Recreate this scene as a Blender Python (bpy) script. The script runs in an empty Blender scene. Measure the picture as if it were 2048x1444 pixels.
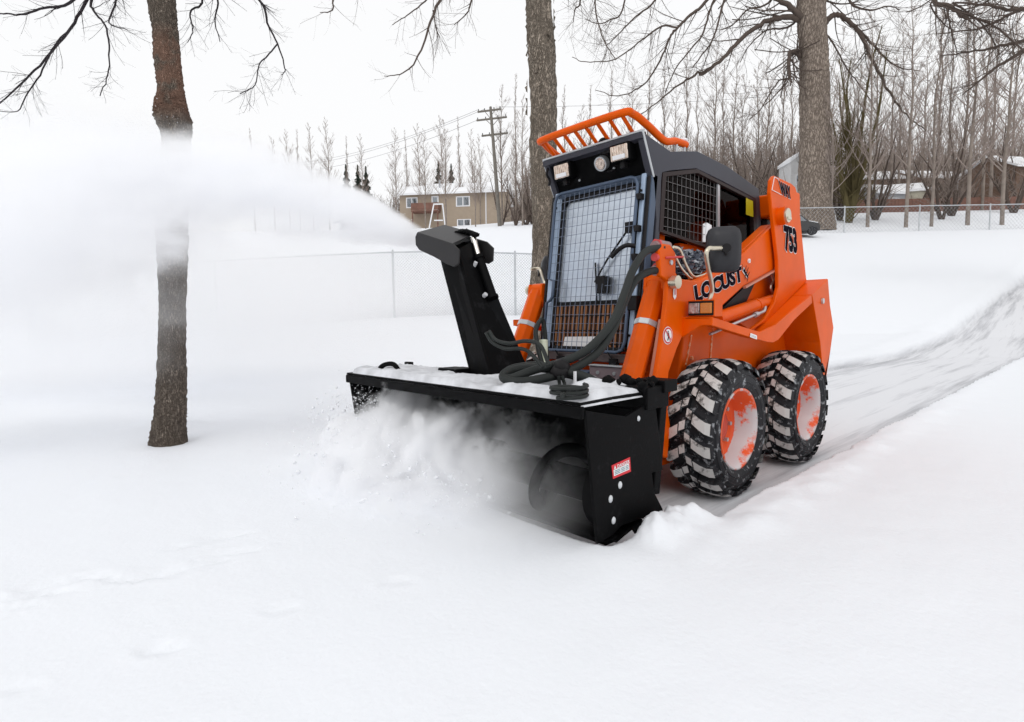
import bpy, bmesh, math, random
import numpy as np
from mathutils import Vector, Matrix
S = bpy.context.scene
COL = S.collection
rad = math.radians
# ------------------------------------------------------------------ camera
F = 1098.05; CX, CY = 1024.0, 722.0
CAM = np.array([3.96364, 2.10481, 0.97199])
M = np.array([[-0.72994798, 0.68341817, -0.01074928], [0.0570283, 0.04522403, -0.99734776], [-0.68111946, -0.728625, -0.07198537]])
cd = bpy.data.cameras.new("camera"); cam = bpy.data.objects.new("camera", cd); COL.objects.link(cam)
cd.sensor_width = 36; cd.lens = F / 2048 * 36; cd.clip_start = 0.05; cd.clip_end = 2000
r0, r1, r2 = M[0], -M[1], -M[2]
cam.matrix_world = Matrix(((r0[0], r1[0], r2[0], CAM[0]), (r0[1], r1[1], r2[1], CAM[1]), (r0[2], r1[2], r2[2], CAM[2]), (0, 0, 0, 1)))
S.camera = cam
# ------------------------------------------------------------------ world, sun, exposure
SUN_EL, SUN_AZ = rad(48), rad(60)
w = bpy.data.worlds.new("World"); S.world = w; w.use_nodes = True
nt = w.node_tree; nt.nodes.clear()
out = nt.nodes.new("ShaderNodeOutputWorld"); bg = nt.nodes.new("ShaderNodeBackground")
sky = nt.nodes.new("ShaderNodeTexSky"); sky.sky_type = 'NISHITA'; sky.sun_disc = False
sky.sun_elevation = SUN_EL; sky.sun_rotation = SUN_AZ; sky.dust_density = 6; sky.ozone_density = 1
hs = nt.nodes.new("ShaderNodeHueSaturation"); hs.inputs['Saturation'].default_value = 0.12
mx = nt.nodes.new("ShaderNodeMix"); mx.data_type = 'RGBA'; mx.inputs[0].default_value = 0.88
nt.links.new(sky.outputs[0], hs.inputs['Color']); nt.links.new(hs.outputs[0], mx.inputs[6])
mx.inputs[7].default_value = (10.75, 10.8, 10.9, 1)      # the even cloud layer
nt.links.new(mx.outputs[2], bg.inputs['Color']); bg.inputs['Strength'].default_value = 0.1
nt.links.new(bg.outputs[0], out.inputs[0])
sl = bpy.data.lights.new("sun", 'SUN'); sl.energy = 0.5; sl.angle = rad(25); sl.color = (1, 0.97, 0.93)
so = bpy.data.objects.new("sun", sl); COL.objects.link(so)
sd = Vector((math.cos(SUN_EL) * 0.75, math.cos(SUN_EL) * 0.45, math.sin(SUN_EL)))
so.rotation_euler = sd.to_track_quat('Z', 'Y').to_euler(); so.location = (3, 3, 20)
S.view_settings.view_transform = 'Standard'; S.view_settings.look = 'None'
S.view_settings.exposure = 0.0; S.view_settings.gamma = 1
S.render.engine = 'CYCLES'
cy = S.cycles
cy.max_bounces = 28; cy.diffuse_bounces = 5; cy.glossy_bounces = 4; cy.transmission_bounces = 6; cy.transparent_max_bounces = 24
cy.volume_bounces = 24; cy.volume_step_rate = 1.0; cy.volume_max_steps = 1024
cy.use_adaptive_sampling = True; cy.adaptive_threshold = 0.02
cy.use_denoising = True; cy.caustics_reflective = False; cy.caustics_refractive = False
try: cy.denoiser = 'OPENIMAGEDENOISE'
except Exception: pass

# ------------------------------------------------------------------ pixel <-> place helpers
VH = np.array([M[2][0], M[2][1], 0]); VH /= np.linalg.norm(VH)      # level view direction
RH = np.array([M[0][0], M[0][1], 0]); RH /= np.linalg.norm(RH)
def ray(px, py): return M.T @ np.array([(px - CX) / F, (py - CY) / F, 1.0])
def onY(px, py, y): r = ray(px, py); return Vector(CAM + r * ((y - CAM[1]) / r[1]))
def onX(px, py, x): r = ray(px, py); return Vector(CAM + r * ((x - CAM[0]) / r[0]))
def onZ(px, py, z): r = ray(px, py); return Vector(CAM + r * ((z - CAM[2]) / r[2]))
def onD(px, py, d): return Vector(CAM + ray(px, py) * d)
def XZ(pts, y): return [(p.x, p.z) for p in (onY(a, b, y) for a, b in pts)]

# ------------------------------------------------------------------ materials
def mat(name): m = bpy.data.materials.new(name); m.use_nodes = True; return m
def pbsdf(m): return m.node_tree.nodes["Principled BSDF"]
def plain(name, col, rough=.5, metal=0., coat=0., bump=0., bscale=80., var=0.1, vscale=4., spec=.5):
    m = mat(name); t = m.node_tree; b = pbsdf(m)
    b.inputs['Roughness'].default_value = rough; b.inputs['Metallic'].default_value = metal
    b.inputs['Coat Weight'].default_value = coat; b.inputs['Coat Roughness'].default_value = .12
    b.inputs['Specular IOR Level'].default_value = spec
    tc = t.nodes.new("ShaderNodeTexCoord"); n = t.nodes.new("ShaderNodeTexNoise")
    n.inputs['Scale'].default_value = vscale; n.inputs['Detail'].default_value = 6
    t.links.new(tc.outputs['Object'], n.inputs['Vector'])
    r = t.nodes.new("ShaderNodeMapRange"); r.inputs[1].default_value = .3; r.inputs[2].default_value = .7
    r.inputs[3].default_value = 1 - var; r.inputs[4].default_value = 1 + var
    t.links.new(n.outputs[0], r.inputs[0])
    mm = t.nodes.new("ShaderNodeMix"); mm.data_type = 'RGBA'; mm.blend_type = 'MULTIPLY'; mm.inputs[0].default_value = 1
    mm.inputs[6].default_value = (*col, 1); t.links.new(r.outputs[0], mm.inputs[7]); t.links.new(mm.outputs[2], b.inputs['Base Color'])
    if bump:
        n2 = t.nodes.new("ShaderNodeTexNoise"); n2.inputs['Scale'].default_value = bscale; n2.inputs['Detail'].default_value = 5
        t.links.new(tc.outputs['Object'], n2.inputs['Vector'])
        bp = t.nodes.new("ShaderNodeBump"); bp.inputs['Strength'].default_value = bump; bp.inputs['Distance'].default_value = .01
        t.links.new(n2.outputs[0], bp.inputs['Height']); t.links.new(bp.outputs[0], b.inputs['Normal'])
    return m
def dusted(name, col, rough, dcol, lo, hi, scale, coat=0., bump=.0, detail=8):
    """paint or rubber with a broken dusting of snow or dirt over it"""
    m = plain(name, col, rough, coat=coat, bump=bump); t = m.node_tree; b = pbsdf(m)
    src = b.inputs['Base Color'].links[0].from_socket
    tc = t.nodes.new("ShaderNodeTexCoord"); n = t.nodes.new("ShaderNodeTexNoise"); n.inputs['Scale'].default_value = scale; n.inputs['Detail'].default_value = detail; n.inputs['Roughness'].default_value = .7
    t.links.new(tc.outputs['Object'], n.inputs['Vector'])
    r = t.nodes.new("ShaderNodeMapRange"); r.inputs[1].default_value = lo; r.inputs[2].default_value = hi
    t.links.new(n.outputs[0], r.inputs[0])
    mm = t.nodes.new("ShaderNodeMix"); mm.data_type = 'RGBA'; t.links.new(r.outputs[0], mm.inputs[0]); t.links.new(src, mm.inputs[6]); mm.inputs[7].default_value = (*dcol, 1)
    t.links.new(mm.outputs[2], b.inputs['Base Color'])
    return m
ORANGE = dusted('orange_paint', (.72, .094, .0004), .38, (.66, .12, .03), .58, .82, 9, coat=.04)
pbsdf(ORANGE).inputs['Specular IOR Level'].default_value = .10
BLACK = dusted('black_steel', (.003, .003, .0034), .55, (.02, .02, .022), .58, .8, 14, bump=.06)
pbsdf(BLACK).inputs['Specular IOR Level'].default_value = .07
CABGREY = plain('charcoal_paint', (.045, .046, .060), .45, var=.06, spec=.25)
DARK = plain('dark_trim', (.010, .009, .010), .5, spec=.2)
BROWN = plain('brown_wall_and_reflection', (.035, .016, .012), .6, spec=.15)  # rear wall, and the dark reflection coloured into the lower door
TAN = plain('tan_reflected_slat', (.30, .13, .055), .5, spec=.2)  # slats mirrored in the lower door glass, given as rib colour
STEELBLUE = plain('blue_grey_steel', (.075, .105, .16), .38, metal=.2, spec=.3)
PALEBLUE = plain('pale_blue_steel', (.36, .46, .60), .35)
GALV = plain('galvanised_steel', (.52, .54, .56), .4, metal=.6)
CHROME = plain('bright_steel', (.75, .73, .68), .22, metal=1.)
GOLDSTEEL = plain('zinc_plated_steel', (.66, .60, .48), .3, metal=.8)
RUBBER = dusted('tyre_rubber', (.016, .016, .019), .6, (.55, .57, .60), .545, .72, 24, bump=.15)
pbsdf(RUBBER).inputs['Specular IOR Level'].default_value = .25
LUG = dusted('worn_lug_face', (.56, .545, .53), .8, (.06, .055, .05), .53, .62, 13, bump=.2)
HOSE = plain('hose_rubber', (.022, .025, .024), .55, bump=.1, bscale=300, spec=.2)
WHITE = plain('white_plastic', (.8, .8, .82), .45, var=.03)
RED = plain('red_print', (.62, .01, .02), .45)
INK = plain('dark_ink', (.006, .004, .010), .8, var=0, spec=.03)
STICKERWHITE = plain('sticker_white', (.82, .80, .80), .45, var=0)
YELLOW = plain('yellow_sticker', (.62, .60, .0), .5, var=.02)
AMBER = plain('amber_lens', (.55, .17, .01), .15, coat=.6, bump=.3, bscale=150)
MIRRORSHELL = plain('mirror_shell_plastic', (.030, .030, .034), .42, var=.04, spec=.25)
SNOWPATCH = plain('lying_snow', (.86, .87, .90), .7, bump=.5, bscale=60, var=.03)
PINKRED = plain('red_cap', (.6, .05, .05), .45)
TEAL = plain('teal_band', (.02, .2, .25), .5)
def lens_mat():
    m = plain('lamp_reflector', (.70, .58, .50), .12, metal=.85, bump=.9, bscale=35, var=.35, vscale=40); return m
LENS = lens_mat()
def glass_mat(name, tint, gloss, gtint=(1, 1, 1), rough=.02):
    m = mat(name); t = m.node_tree; t.nodes.remove(pbsdf(m)); o = t.nodes["Material Output"]
    tr = t.nodes.new("ShaderNodeBsdfTransparent"); tr.inputs[0].default_value = (*tint, 1)
    gl = t.nodes.new("ShaderNodeBsdfGlossy"); gl.inputs['Roughness'].default_value = rough; gl.inputs['Color'].default_value = (*gtint, 1)
    fr = t.nodes.new("ShaderNodeLayerWeight"); fr.inputs[0].default_value = .5
    pw = t.nodes.new("ShaderNodeMath"); pw.operation = 'POWER'; pw.inputs[1].default_value = 5; t.links.new(fr.outputs['Facing'], pw.inputs[0]); p2 = t.nodes.new('ShaderNodeMath'); p2.operation = 'MULTIPLY'; p2.inputs[1].default_value = 1. if gloss > .1 else .2; t.links.new(pw.outputs[0], p2.inputs[0])
    ma = t.nodes.new("ShaderNodeMath"); ma.operation = 'ADD'; ma.inputs[1].default_value = gloss + .003; ma.use_clamp = True
    t.links.new(p2.outputs[0], ma.inputs[0])
    mi = t.nodes.new("ShaderNodeMixShader"); t.links.new(ma.outputs[0], mi.inputs[0]); t.links.new(tr.outputs[0], mi.inputs[1]); t.links.new(gl.outputs[0], mi.inputs[2])
    t.links.new(mi.outputs[0], o.inputs[0]); return m
DOORGLASS = glass_mat('door_glass', (.55, .62, .72), .72, (.84, .91, 1), .34)
TINTGLASS = glass_mat('tinted_glass', (.46, .25, .18), .0)
CLEARGLASS = glass_mat('window_pane_glass', (.25, .3, .34), .25, (.9, .95, 1))
def bark_mat(name, c1, c2, scale=6., zs=.18, bump=1.0, patch=None):
    m = mat(name); t = m.node_tree; b = pbsdf(m); b.inputs['Roughness'].default_value = .95; b.inputs['Specular IOR Level'].default_value = .15
    tc = t.nodes.new("ShaderNodeTexCoord"); mp = t.nodes.new("ShaderNodeMapping"); mp.inputs['Scale'].default_value = (1, 1, zs)
    t.links.new(tc.outputs['Object'], mp.inputs[0])
    v = t.nodes.new("ShaderNodeTexVoronoi"); v.feature = 'DISTANCE_TO_EDGE'; v.inputs['Scale'].default_value = scale * 2.2
    n = t.nodes.new("ShaderNodeTexNoise"); n.inputs['Scale'].default_value = scale * 2; n.inputs['Detail'].default_value = 9; n.inputs['Roughness'].default_value = .7
    t.links.new(mp.outputs[0], n.inputs['Vector'])
    ad = t.nodes.new("ShaderNodeVectorMath"); ad.operation = 'MULTIPLY_ADD'; ad.inputs[1].default_value = (.35, .35, .35)
    t.links.new(n.outputs['Color'], ad.inputs[0]); t.links.new(mp.outputs[0], ad.inputs[2]); t.links.new(ad.outputs[0], v.inputs['Vector'])
    mr = t.nodes.new("ShaderNodeMapRange"); mr.inputs[1].default_value = 0; mr.inputs[2].default_value = .25
    t.links.new(v.outputs['Distance'], mr.inputs[0])
    mu = t.nodes.new("ShaderNodeMath"); mu.operation = 'MULTIPLY'; t.links.new(mr.outputs[0], mu.inputs[0]); t.links.new(n.outputs[0], mu.inputs[1])
    mr2 = t.nodes.new("ShaderNodeMapRange"); mr2.inputs[1].default_value = .05; mr2.inputs[2].default_value = .6; t.links.new(mu.outputs[0], mr2.inputs[0])
    mm = t.nodes.new("ShaderNodeMix"); mm.data_type = 'RGBA'; mm.inputs[6].default_value = (*c1, 1); mm.inputs[7].default_value = (*c2, 1)
    t.links.new(mr2.outputs[0], mm.inputs[0]); res = mm.outputs[2]
    if patch:     # stripped reddish inner bark between two heights (object z)
        z0, z1, pc = patch
        sx = t.nodes.new("ShaderNodeSeparateXYZ"); t.links.new(tc.outputs['Object'], sx.inputs[0])
        n3 = t.nodes.new("ShaderNodeTexNoise"); n3.inputs['Scale'].default_value = 5; n3.inputs['Detail'].default_value = 5; t.links.new(tc.outputs['Object'], n3.inputs['Vector'])
        a = t.nodes.new("ShaderNodeMapRange"); a.inputs[1].default_value = z0; a.inputs[2].default_value = z0 + .12; t.links.new(sx.outputs[2], a.inputs[0])
        c = t.nodes.new("ShaderNodeMapRange"); c.inputs[1].default_value = z1; c.inputs[2].default_value = z1 - .15; t.links.new(sx.outputs[2], c.inputs[0])
        d = t.nodes.new("ShaderNodeMapRange"); d.inputs[1].default_value = .36; d.inputs[2].default_value = .44; t.links.new(n3.outputs[0], d.inputs[0])
        e = t.nodes.new("ShaderNodeMath"); e.operation = 'MULTIPLY'; t.links.new(a.outputs[0], e.inputs[0]); t.links.new(c.outputs[0], e.inputs[1])
        f = t.nodes.new("ShaderNodeMath"); f.operation = 'MULTIPLY'; t.links.new(e.outputs[0], f.inputs[0]); t.links.new(d.outputs[0], f.inputs[1])
        g = t.nodes.new("ShaderNodeMath"); g.operation = 'MULTIPLY'; g.inputs[1].default_value = .8; t.links.new(f.outputs[0], g.inputs[0])
        m2 = t.nodes.new("ShaderNodeMix"); m2.data_type = 'RGBA'; t.links.new(g.outputs[0], m2.inputs[0]); t.links.new(res, m2.inputs[6]); m2.inputs[7].default_value = (*pc, 1); res = m2.outputs[2]
    t.links.new(res, b.inputs['Base Color'])
    bp = t.nodes.new("ShaderNodeBump"); bp.inputs['Strength'].default_value = bump; bp.inputs['Distance'].default_value = .03
    t.links.new(mu.outputs[0], bp.inputs['Height']); t.links.new(bp.outputs[0], b.inputs['Normal']); return m
BARKL = bark_mat('bark_brown', (.14, .112, .09), (.46, .385, .315), 13, .2, 1., (2.22, 2.92, (.40, .23, .165)))
BARKM = bark_mat('bark_grey_brown', (.12, .10, .078), (.46, .39, .32), 8.5, .28, .8)
BARKR = bark_mat('bark_furrowed', (.12, .095, .078), (.36, .30, .25), 3.2, .3, .8)
TWIG = plain('twig_bark', (.10, .078, .066), .9, spec=.1)
TWIGNEAR = plain('dark_twig_bark', (.035, .03, .033), .85, spec=.2)
POPLAR = plain('poplar_bark_hazed', (.26, .22, .19), .9, spec=.1, var=.25, vscale=2)  # bark paled, distance haze painted into the colour
POPTWIG = plain('poplar_twigs_hazed', (.32, .265, .235), .9, spec=.1)  # twig colour lightened to carry the haze
BRUSH = plain('thicket_twigs_hazed', (.27, .22, .19), .95, spec=.05, var=.3, vscale=.6)  # haze of distance mixed into the twig colour
OLIVE = plain('olive_stems', (.12, .10, .05), .95, spec=.05, var=.3, vscale=.6)
SPRUCE = plain('spruce_needles', (.035, .045, .035), .95, spec=.05, var=.3, vscale=3)
POLEWOOD = plain('weathered_pole_wood', (.16, .145, .125), .9, var=.2)
SIDING = plain('beige_siding', (.36, .29, .22), .8, var=.05, vscale=2)
GREYSIDE = plain('grey_siding', (.40, .41, .43), .8, var=.05)
PALESIDE = plain('pale_siding', (.60, .60, .60), .8, var=.05)
BRICKB = plain('brown_cladding', (.16, .10, .07), .85, var=.15)
CREAM = plain('cream_siding', (.55, .52, .42), .8, var=.05)
REDWOOD = plain('red_brown_boards', (.19, .095, .07), .85, var=.2, vscale=3)
GREYWOOD = plain('grey_boards', (.22, .2, .18), .9, var=.2)
ROOFSNOW = plain('roof_snow', (.86, .87, .89), .8, var=.02, bump=.2, bscale=6)
CARBLACK = plain('black_car_paint', (.015, .015, .017), .2, coat=.6)

# ------------------------------------------------------------------ mesh builder
class MB:
    def __init__(s): s.v = []; s.f = []; s.m = []; s.sm = []
    def add(s, vs, fs, m=0, smooth=False):
        k = len(s.v); s.v += [tuple(v) for v in vs]
        for f in fs: s.f.append([i + k for i in f]); s.m.append(m); s.sm.append(smooth)
        return s
    def box(s, c, d, m=0, rot=None):
        c = Vector(c); R = rot or Matrix.Identity(3); vs = []
        for x in (-.5, .5):
            for y in (-.5, .5):
                for z in (-.5, .5): vs.append(c + R @ Vector((x * d[0], y * d[1], z * d[2])))
        return s.add(vs, [(0, 1, 3, 2), (4, 6, 7, 5), (0, 4, 5, 1), (2, 3, 7, 6), (0, 2, 6, 4), (1, 5, 7, 3)], m)
    def beam(s, a, b, w, h, m=0, up=(0, 0, 1)):
        a = Vector(a); b = Vector(b); x = (b - a).normalized(); y = Vector(up).cross(x)
        if y.length < 1e-4: y = Vector((1, 0, 0)).cross(x)
        y.normalize(); z = x.cross(y)
        return s.box((a + b) / 2, ((b - a).length, w, h), m, Matrix((x, y, z)).transposed())
    def prism(s, pts, thick, m=0):
        """3-D outline pts extruded by the vector thick"""
        t = Vector(thick); n = len(pts); vs = [Vector(p) for p in pts] + [Vector(p) + t for p in pts]
        fs = [tuple(range(n))[::-1], tuple(range(n, 2 * n))] + [(i, (i + 1) % n, n + (i + 1) % n, n + i) for i in range(n)]
        return s.add(vs, fs, m)
    def plateY(s, xz, y0, y1, m=0): return s.prism([(x, y0, z) for x, z in xz], (0, y1 - y0, 0), m)
    def ringY(s, outer, inner, y0, y1, m=0):
        """frame between two outlines with equal point counts, in planes y0 and y1"""
        n = len(outer); vs = [(x, y, z) for y in (y0, y1) for L in (outer, inner) for x, z in L]; fs = []
        for i in range(n):
            j = (i + 1) % n
            fs += [(i, j, n + j, n + i), (2 * n + i, 3 * n + i, 3 * n + j, 2 * n + j), (i, 2 * n + i, 2 * n + j, j), (n + i, n + j, 3 * n + j, 3 * n + i)]
        return s.add(vs, fs, m)
    def tube(s, pts, r, seg=8, m=0, caps=True, smooth=True):
        P = [Vector(p) for p in pts]; n = len(P)
        R = r if isinstance(r, (list, tuple)) else [r] * n
        up = None; vs = []
        for i in range(n):
            d = (P[min(i + 1, n - 1)] - P[max(i - 1, 0)])
            if d.length < 1e-9: d = Vector((0, 0, 1))
            d.normalize()
            if up is None:
                up = d.orthogonal().normalized()
            up = (up - d * up.dot(d))
            if up.length < 1e-6: up = d.orthogonal()
            up.normalize(); q = d.cross(up)
            for k in range(seg):
                a = 2 * math.pi * k / seg; vs.append(P[i] + (up * math.cos(a) + q * math.sin(a)) * R[i])
        fs = [(i * seg + k, i * seg + (k + 1) % seg, (i + 1) * seg + (k + 1) % seg, (i + 1) * seg + k) for i in range(n - 1) for k in range(seg)]
        s.add(vs, fs, m, smooth)
        if caps and R[0] > 1e-4: s.add(vs[:seg], [tuple(range(seg))[::-1]], m)
        if caps and R[-1] > 1e-4: s.add(vs[-seg:], [tuple(range(seg))], m)
        return s
    def cyl(s, a, b, r, seg=20, m=0): return s.tube([a, b], r, seg, m)
    def latheY(s, prof, seg=40, m=0, c=(0, 0, 0), smooth=True, ms=None):
        """profile of (y, radius) turned round the local Y axis"""
        c = Vector(c); vs = []
        for y, r in prof:
            for k in range(seg):
                a = 2 * math.pi * k / seg; vs.append(c + Vector((math.cos(a) * r, y, math.sin(a) * r)))
        for i in range(len(prof) - 1):
            s.add([], [], m)
        k0 = len(s.v); s.v += [tuple(v) for v in vs]
        for i in range(len(prof) - 1):
            for k in range(seg):
                s.f.append([k0 + i * seg + k, k0 + (i + 1) * seg + k, k0 + (i + 1) * seg + (k + 1) % seg, k0 + i * seg + (k + 1) % seg]); s.m.append(ms[i] if ms else m); s.sm.append(smooth)
        return s
    def ico(s, c, r, m=0, sub=1, jit=0., rng=random):
        bm = bmesh.new(); bmesh.ops.create_icosphere(bm, subdivisions=sub, radius=1)
        rr = r if isinstance(r, (tuple, list)) else (r, r, r)
        vs = [Vector((v.co.x * rr[0], v.co.y * rr[1], v.co.z * rr[2])) * (1 + rng.uniform(-jit, jit)) + Vector(c) for v in bm.verts]
        fs = [tuple(v.index for v in f.verts) for f in bm.faces]; bm.free(); return s.add(vs, fs, m, True)
    def build_split(s, name, mats, parent=None, bevel=0.):
        """every separate piece becomes a mesh of its own"""
        p = list(range(len(s.v)))
        def fd(i):
            while p[i] != i: p[i] = p[p[i]]; i = p[i]
            return i
        key = {}
        for i, v in enumerate(s.v):
            k = tuple(round(c, 5) for c in v)
            if k in key: p[fd(i)] = fd(key[k])
            else: key[k] = i
        for f in s.f:
            for i in f[1:]: p[fd(i)] = fd(f[0])
        gr = {}
        for f, m, sm in zip(s.f, s.m, s.sm): gr.setdefault(fd(f[0]), []).append((f, m, sm))
        out = []
        for L in gr.values():
            mb = MB(); ids = sorted({i for f, _, _ in L for i in f}); mp = {i: k for k, i in enumerate(ids)}; mb.v = [s.v[i] for i in ids]
            for f, m, sm in L: mb.f.append([mp[i] for i in f]); mb.m.append(m); mb.sm.append(sm)
            out.append(mb.build(name, mats, parent, bevel))
        return out
    def build(s, name, mats, parent=None, bevel=0., weld=False):
        me = bpy.data.meshes.new(name)
        org = Vector(root_of(parent)) if parent else Vector((0, 0, 0))
        me.from_pydata([tuple(Vector(v) - org) for v in s.v], [], s.f)
        mats = mats if isinstance(mats, (list, tuple)) else [mats]
        for m in mats: me.materials.append(m)
        me.polygons.foreach_set('material_index', s.m); me.polygons.foreach_set('use_smooth', s.sm)
        bm = bmesh.new(); bm.from_mesh(me)
        if weld: bmesh.ops.remove_doubles(bm, verts=bm.verts, dist=1e-5)
        if len(bm.faces) < 6000: bmesh.ops.recalc_face_normals(bm, faces=bm.faces)
        bm.to_mesh(me); bm.free(); me.update()
        o = bpy.data.objects.new(name, me); COL.objects.link(o)
        if parent: o.parent = parent
        if bevel:
            b = o.modifiers.new('bevel', 'BEVEL'); b.width = bevel; b.segments = 2; b.limit_method = 'ANGLE'; b.angle_limit = rad(35); b.harden_normals = False
        return o
def root_of(o):
    while o.parent: o = o.parent
    return tuple(o.location)
def tag(o, label=None, cat=None, group=None, kind=None):
    if label: o['label'] = label
    if cat: o['category'] = cat
    if group: o['group'] = group
    if kind: o['kind'] = kind
    return o
def thing(name, loc, label, cat, group=None):
    o = bpy.data.objects.new(name, None); COL.objects.link(o); o.location = loc; o.empty_display_size = .2
    return tag(o, label, cat, group)
def smooth_path(P, n=8):
    """Catmull-Rom through the points"""
    P = [Vector(p) for p in P]; Q = [P[0] * 2 - P[1]] + P + [P[-1] * 2 - P[-2]]; out = []
    for i in range(1, len(Q) - 2):
        a, b, c, d = Q[i - 1], Q[i], Q[i + 1], Q[i + 2]
        for k in range(n):
            t = k / n; out.append(0.5 * ((2 * b) + (c - a) * t + (2 * a - 5 * b + 4 * c - d) * t * t + (-a + 3 * b - 3 * c + d) * t ** 3))
    out.append(P[-1]); return out
def lettering(txt, frame, mats, name, parent, outline=.0, bold=.02, lift=.004, shear=0.):
    """text cut as flat lettering; frame = (origin, along, up) for the whole word, on a plane with normal along x up"""
    O, U, V = (Vector(a) for a in frame); N = U.cross(V).normalized(); mb = MB(); objs = []
    for li, (off, mi) in enumerate(((outline, 1), (bold, 0)) if outline else ((bold, 0),)):
        c = bpy.data.curves.new('text', 'FONT'); c.body = txt; c.offset = off; c.shear = shear; c.resolution_u = 3; c.space_character = 1.0
        o = bpy.data.objects.new('text', c); COL.objects.link(o); dg = bpy.context.evaluated_depsgraph_get(); me = bpy.data.meshes.new_from_object(o.evaluated_get(dg))
        vs = [v.co.copy() for v in me.vertices]; fs = [tuple(p.vertices) for p in me.polygons]
        bpy.data.objects.remove(o); bpy.data.curves.remove(c)
        objs.append((vs, fs, mi, li)); bpy.data.meshes.remove(me)
    base = objs[-1][0]; x0 = min(v.x for v in base); x1 = max(v.x for v in base); y0 = min(v.y for v in base); y1 = max(v.y for v in base)
    for vs, fs, mi, li in objs:
        mb.add([O + U * ((v.x - x0) / (x1 - x0)) + V * ((v.y - y0) / (y1 - y0)) + N * (lift + .0015 * li) for v in vs], fs, mi)
    o = mb.build(name, mats, parent); return o

# ------------------------------------------------------------------ the ground: snow field, ploughed lane, hill
rs = np.random.RandomState(4)
LAT = rs.rand(256, 256)
def vnoise(x, y):
    xi = np.floor(x).astype(int); yi = np.floor(y).astype(int); fx = x - xi; fy = y - yi
    fx = fx * fx * (3 - 2 * fx); fy = fy * fy * (3 - 2 * fy); g = lambda a, b: LAT[a & 255, b & 255]
    return (g(xi, yi) * (1 - fx) + g(xi + 1, yi) * fx) * (1 - fy) + (g(xi, yi + 1) * (1 - fx) + g(xi + 1, yi + 1) * fx) * fy
def fbm(x, y, o=4):
    s = 0; a = .5
    for i in range(o): s = s + a * vnoise(x * 2 ** i + 17 * i, y * 2 ** i + 5 * i); a *= .5
    return s
sstep = lambda a, b, x: (lambda t: t * t * (3 - 2 * t))(np.clip((x - a) / (b - a), 0, 1))
HL = np.array([[-50, 0], [7, 0], [11.0, .06], [14.5, .62], [16.7, 1.25], [20, 2.15], [30, 4.7], [45, 8.3], [75, 13.3], [100, 16.8], [200, 26], [420, 40]])
HR = np.array([[-50, 0], [13, 0], [16, .35], [20, 1.35], [26, 2.85], [34, 5.0], [42, 7.35], [60, 12.3], [75, 16.4], [100, 22.5], [200, 38], [420, 55]])
FOOT = []
def hill(X, Y):
    dx = X - CAM[0]; dy = Y - CAM[1]; D = dx * VH[0] + dy * VH[1]; L = dx * RH[0] + dy * RH[1]
    k = sstep(-.25, .45, L / np.maximum(D, 1)); return np.interp(D, HL[:, 0], HL[:, 1]) * (1 - k) + np.interp(D, HR[:, 0], HR[:, 1]) * k
def lane_mask(X, Y):
    e = (fbm(X * 1.5, Y * 1.5, 4) - .47) * .09 + (fbm(X * 7, Y * 7 + 40, 3) - .45) * .05
    near = 1.04 - .11 * sstep(1.75, 2.1, X); far = np.interp(X, [-31, -18, -8, -1, 3], [-.3, -.85, -1.35, -1.02, -.92])
    a = sstep(-.015, .035, near + e - Y) * sstep(-.05, .10, Y - far + e) * sstep(-.05, .05, 2.36 - X)
    return a
def ground(X, Y, detail=True):
    X = np.asarray(X, float); Y = np.asarray(Y, float)
    h = hill(X, Y); R = np.hypot(X - CAM[0], Y - CAM[1])
    lm = lane_mask(X, Y)
    depth = .145 + (fbm(X * .35, Y * .35, 3) - .45) * .05 + (fbm(X * 2.1, Y * 2.1, 3) - .45) * .018
    # heaped loose crumbs along the near cut and a soft bank on the far side
    ridge = np.exp(-((Y - 1.16) / .10) ** 2) * sstep(2.4, 2.0, X) * sstep(-30, -2, X) * (.0 + .05 * fbm(X * 5, Y * 5, 3))
    ridge = ridge + np.exp(-((Y - np.interp(X, [-31, -8, -1, 3], [-.8, -1.75, -1.4, -1.3])) / .3) ** 2) * sstep(2.4, 1.5, X) * .07
    z = h + (depth + ridge) * (1 - lm)
    if detail:
        z = z + (1 - lm) * (fbm(X * 9, Y * 9, 3) - .45) * .006
        z = z - lm * .014 * (np.exp(-((Y - .67) / .13) ** 4) + np.exp(-((Y + .67) / .13) ** 4)) * sstep(1.0, .4, X)
        z = z + lm * sstep(13, 5, R) * ((fbm(X * .5, Y * 7, 4) - .45) * .006 + (fbm(X * 3, Y * 5, 3) - .45) * .004)
        for fx, fy, ang, l, wd, dp in FOOT:
            c, s_ = math.cos(ang), math.sin(ang); u = (X - fx) * c + (Y - fy) * s_; v = -(X - fx) * s_ + (Y - fy) * c
            q = (u / l) ** 2 + (v / wd) ** 2; z = z - dp * np.exp(-q * q) + dp * .3 * np.exp(-((np.sqrt(q) - 1.35) / .3) ** 2)
    z = z + .05 * np.exp(-((X - 3.05) / .30) ** 2 - ((Y + 3.0) / .22) ** 2) * (.6 + .8 * fbm(X * 6, Y * 6, 3))
    # snow thrown up round the blower's near foot
    z = z + (.03 + .16 * fbm(X * 9, Y * 9, 4)) * np.exp(-((X - 2.05) / .2) ** 4 - ((Y - .985) / .085) ** 2) + .03 * np.exp(-((X - 2.42) / .18) ** 2 - ((Y - 1.0) / .16) ** 2)
    return z
def gz(x, y): return float(ground(np.array([x]), np.array([y]), False)[0])
random.seed(11)
trail = [(-60, 1240), (0, 1222), (45, 1198), (95, 1186), (140, 1166), (190, 1158), (245, 1166), (300, 1160), (335, 1150), (375, 1138), (425, 1122), (470, 1108), (395, 1092), (450, 1076)]
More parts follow.
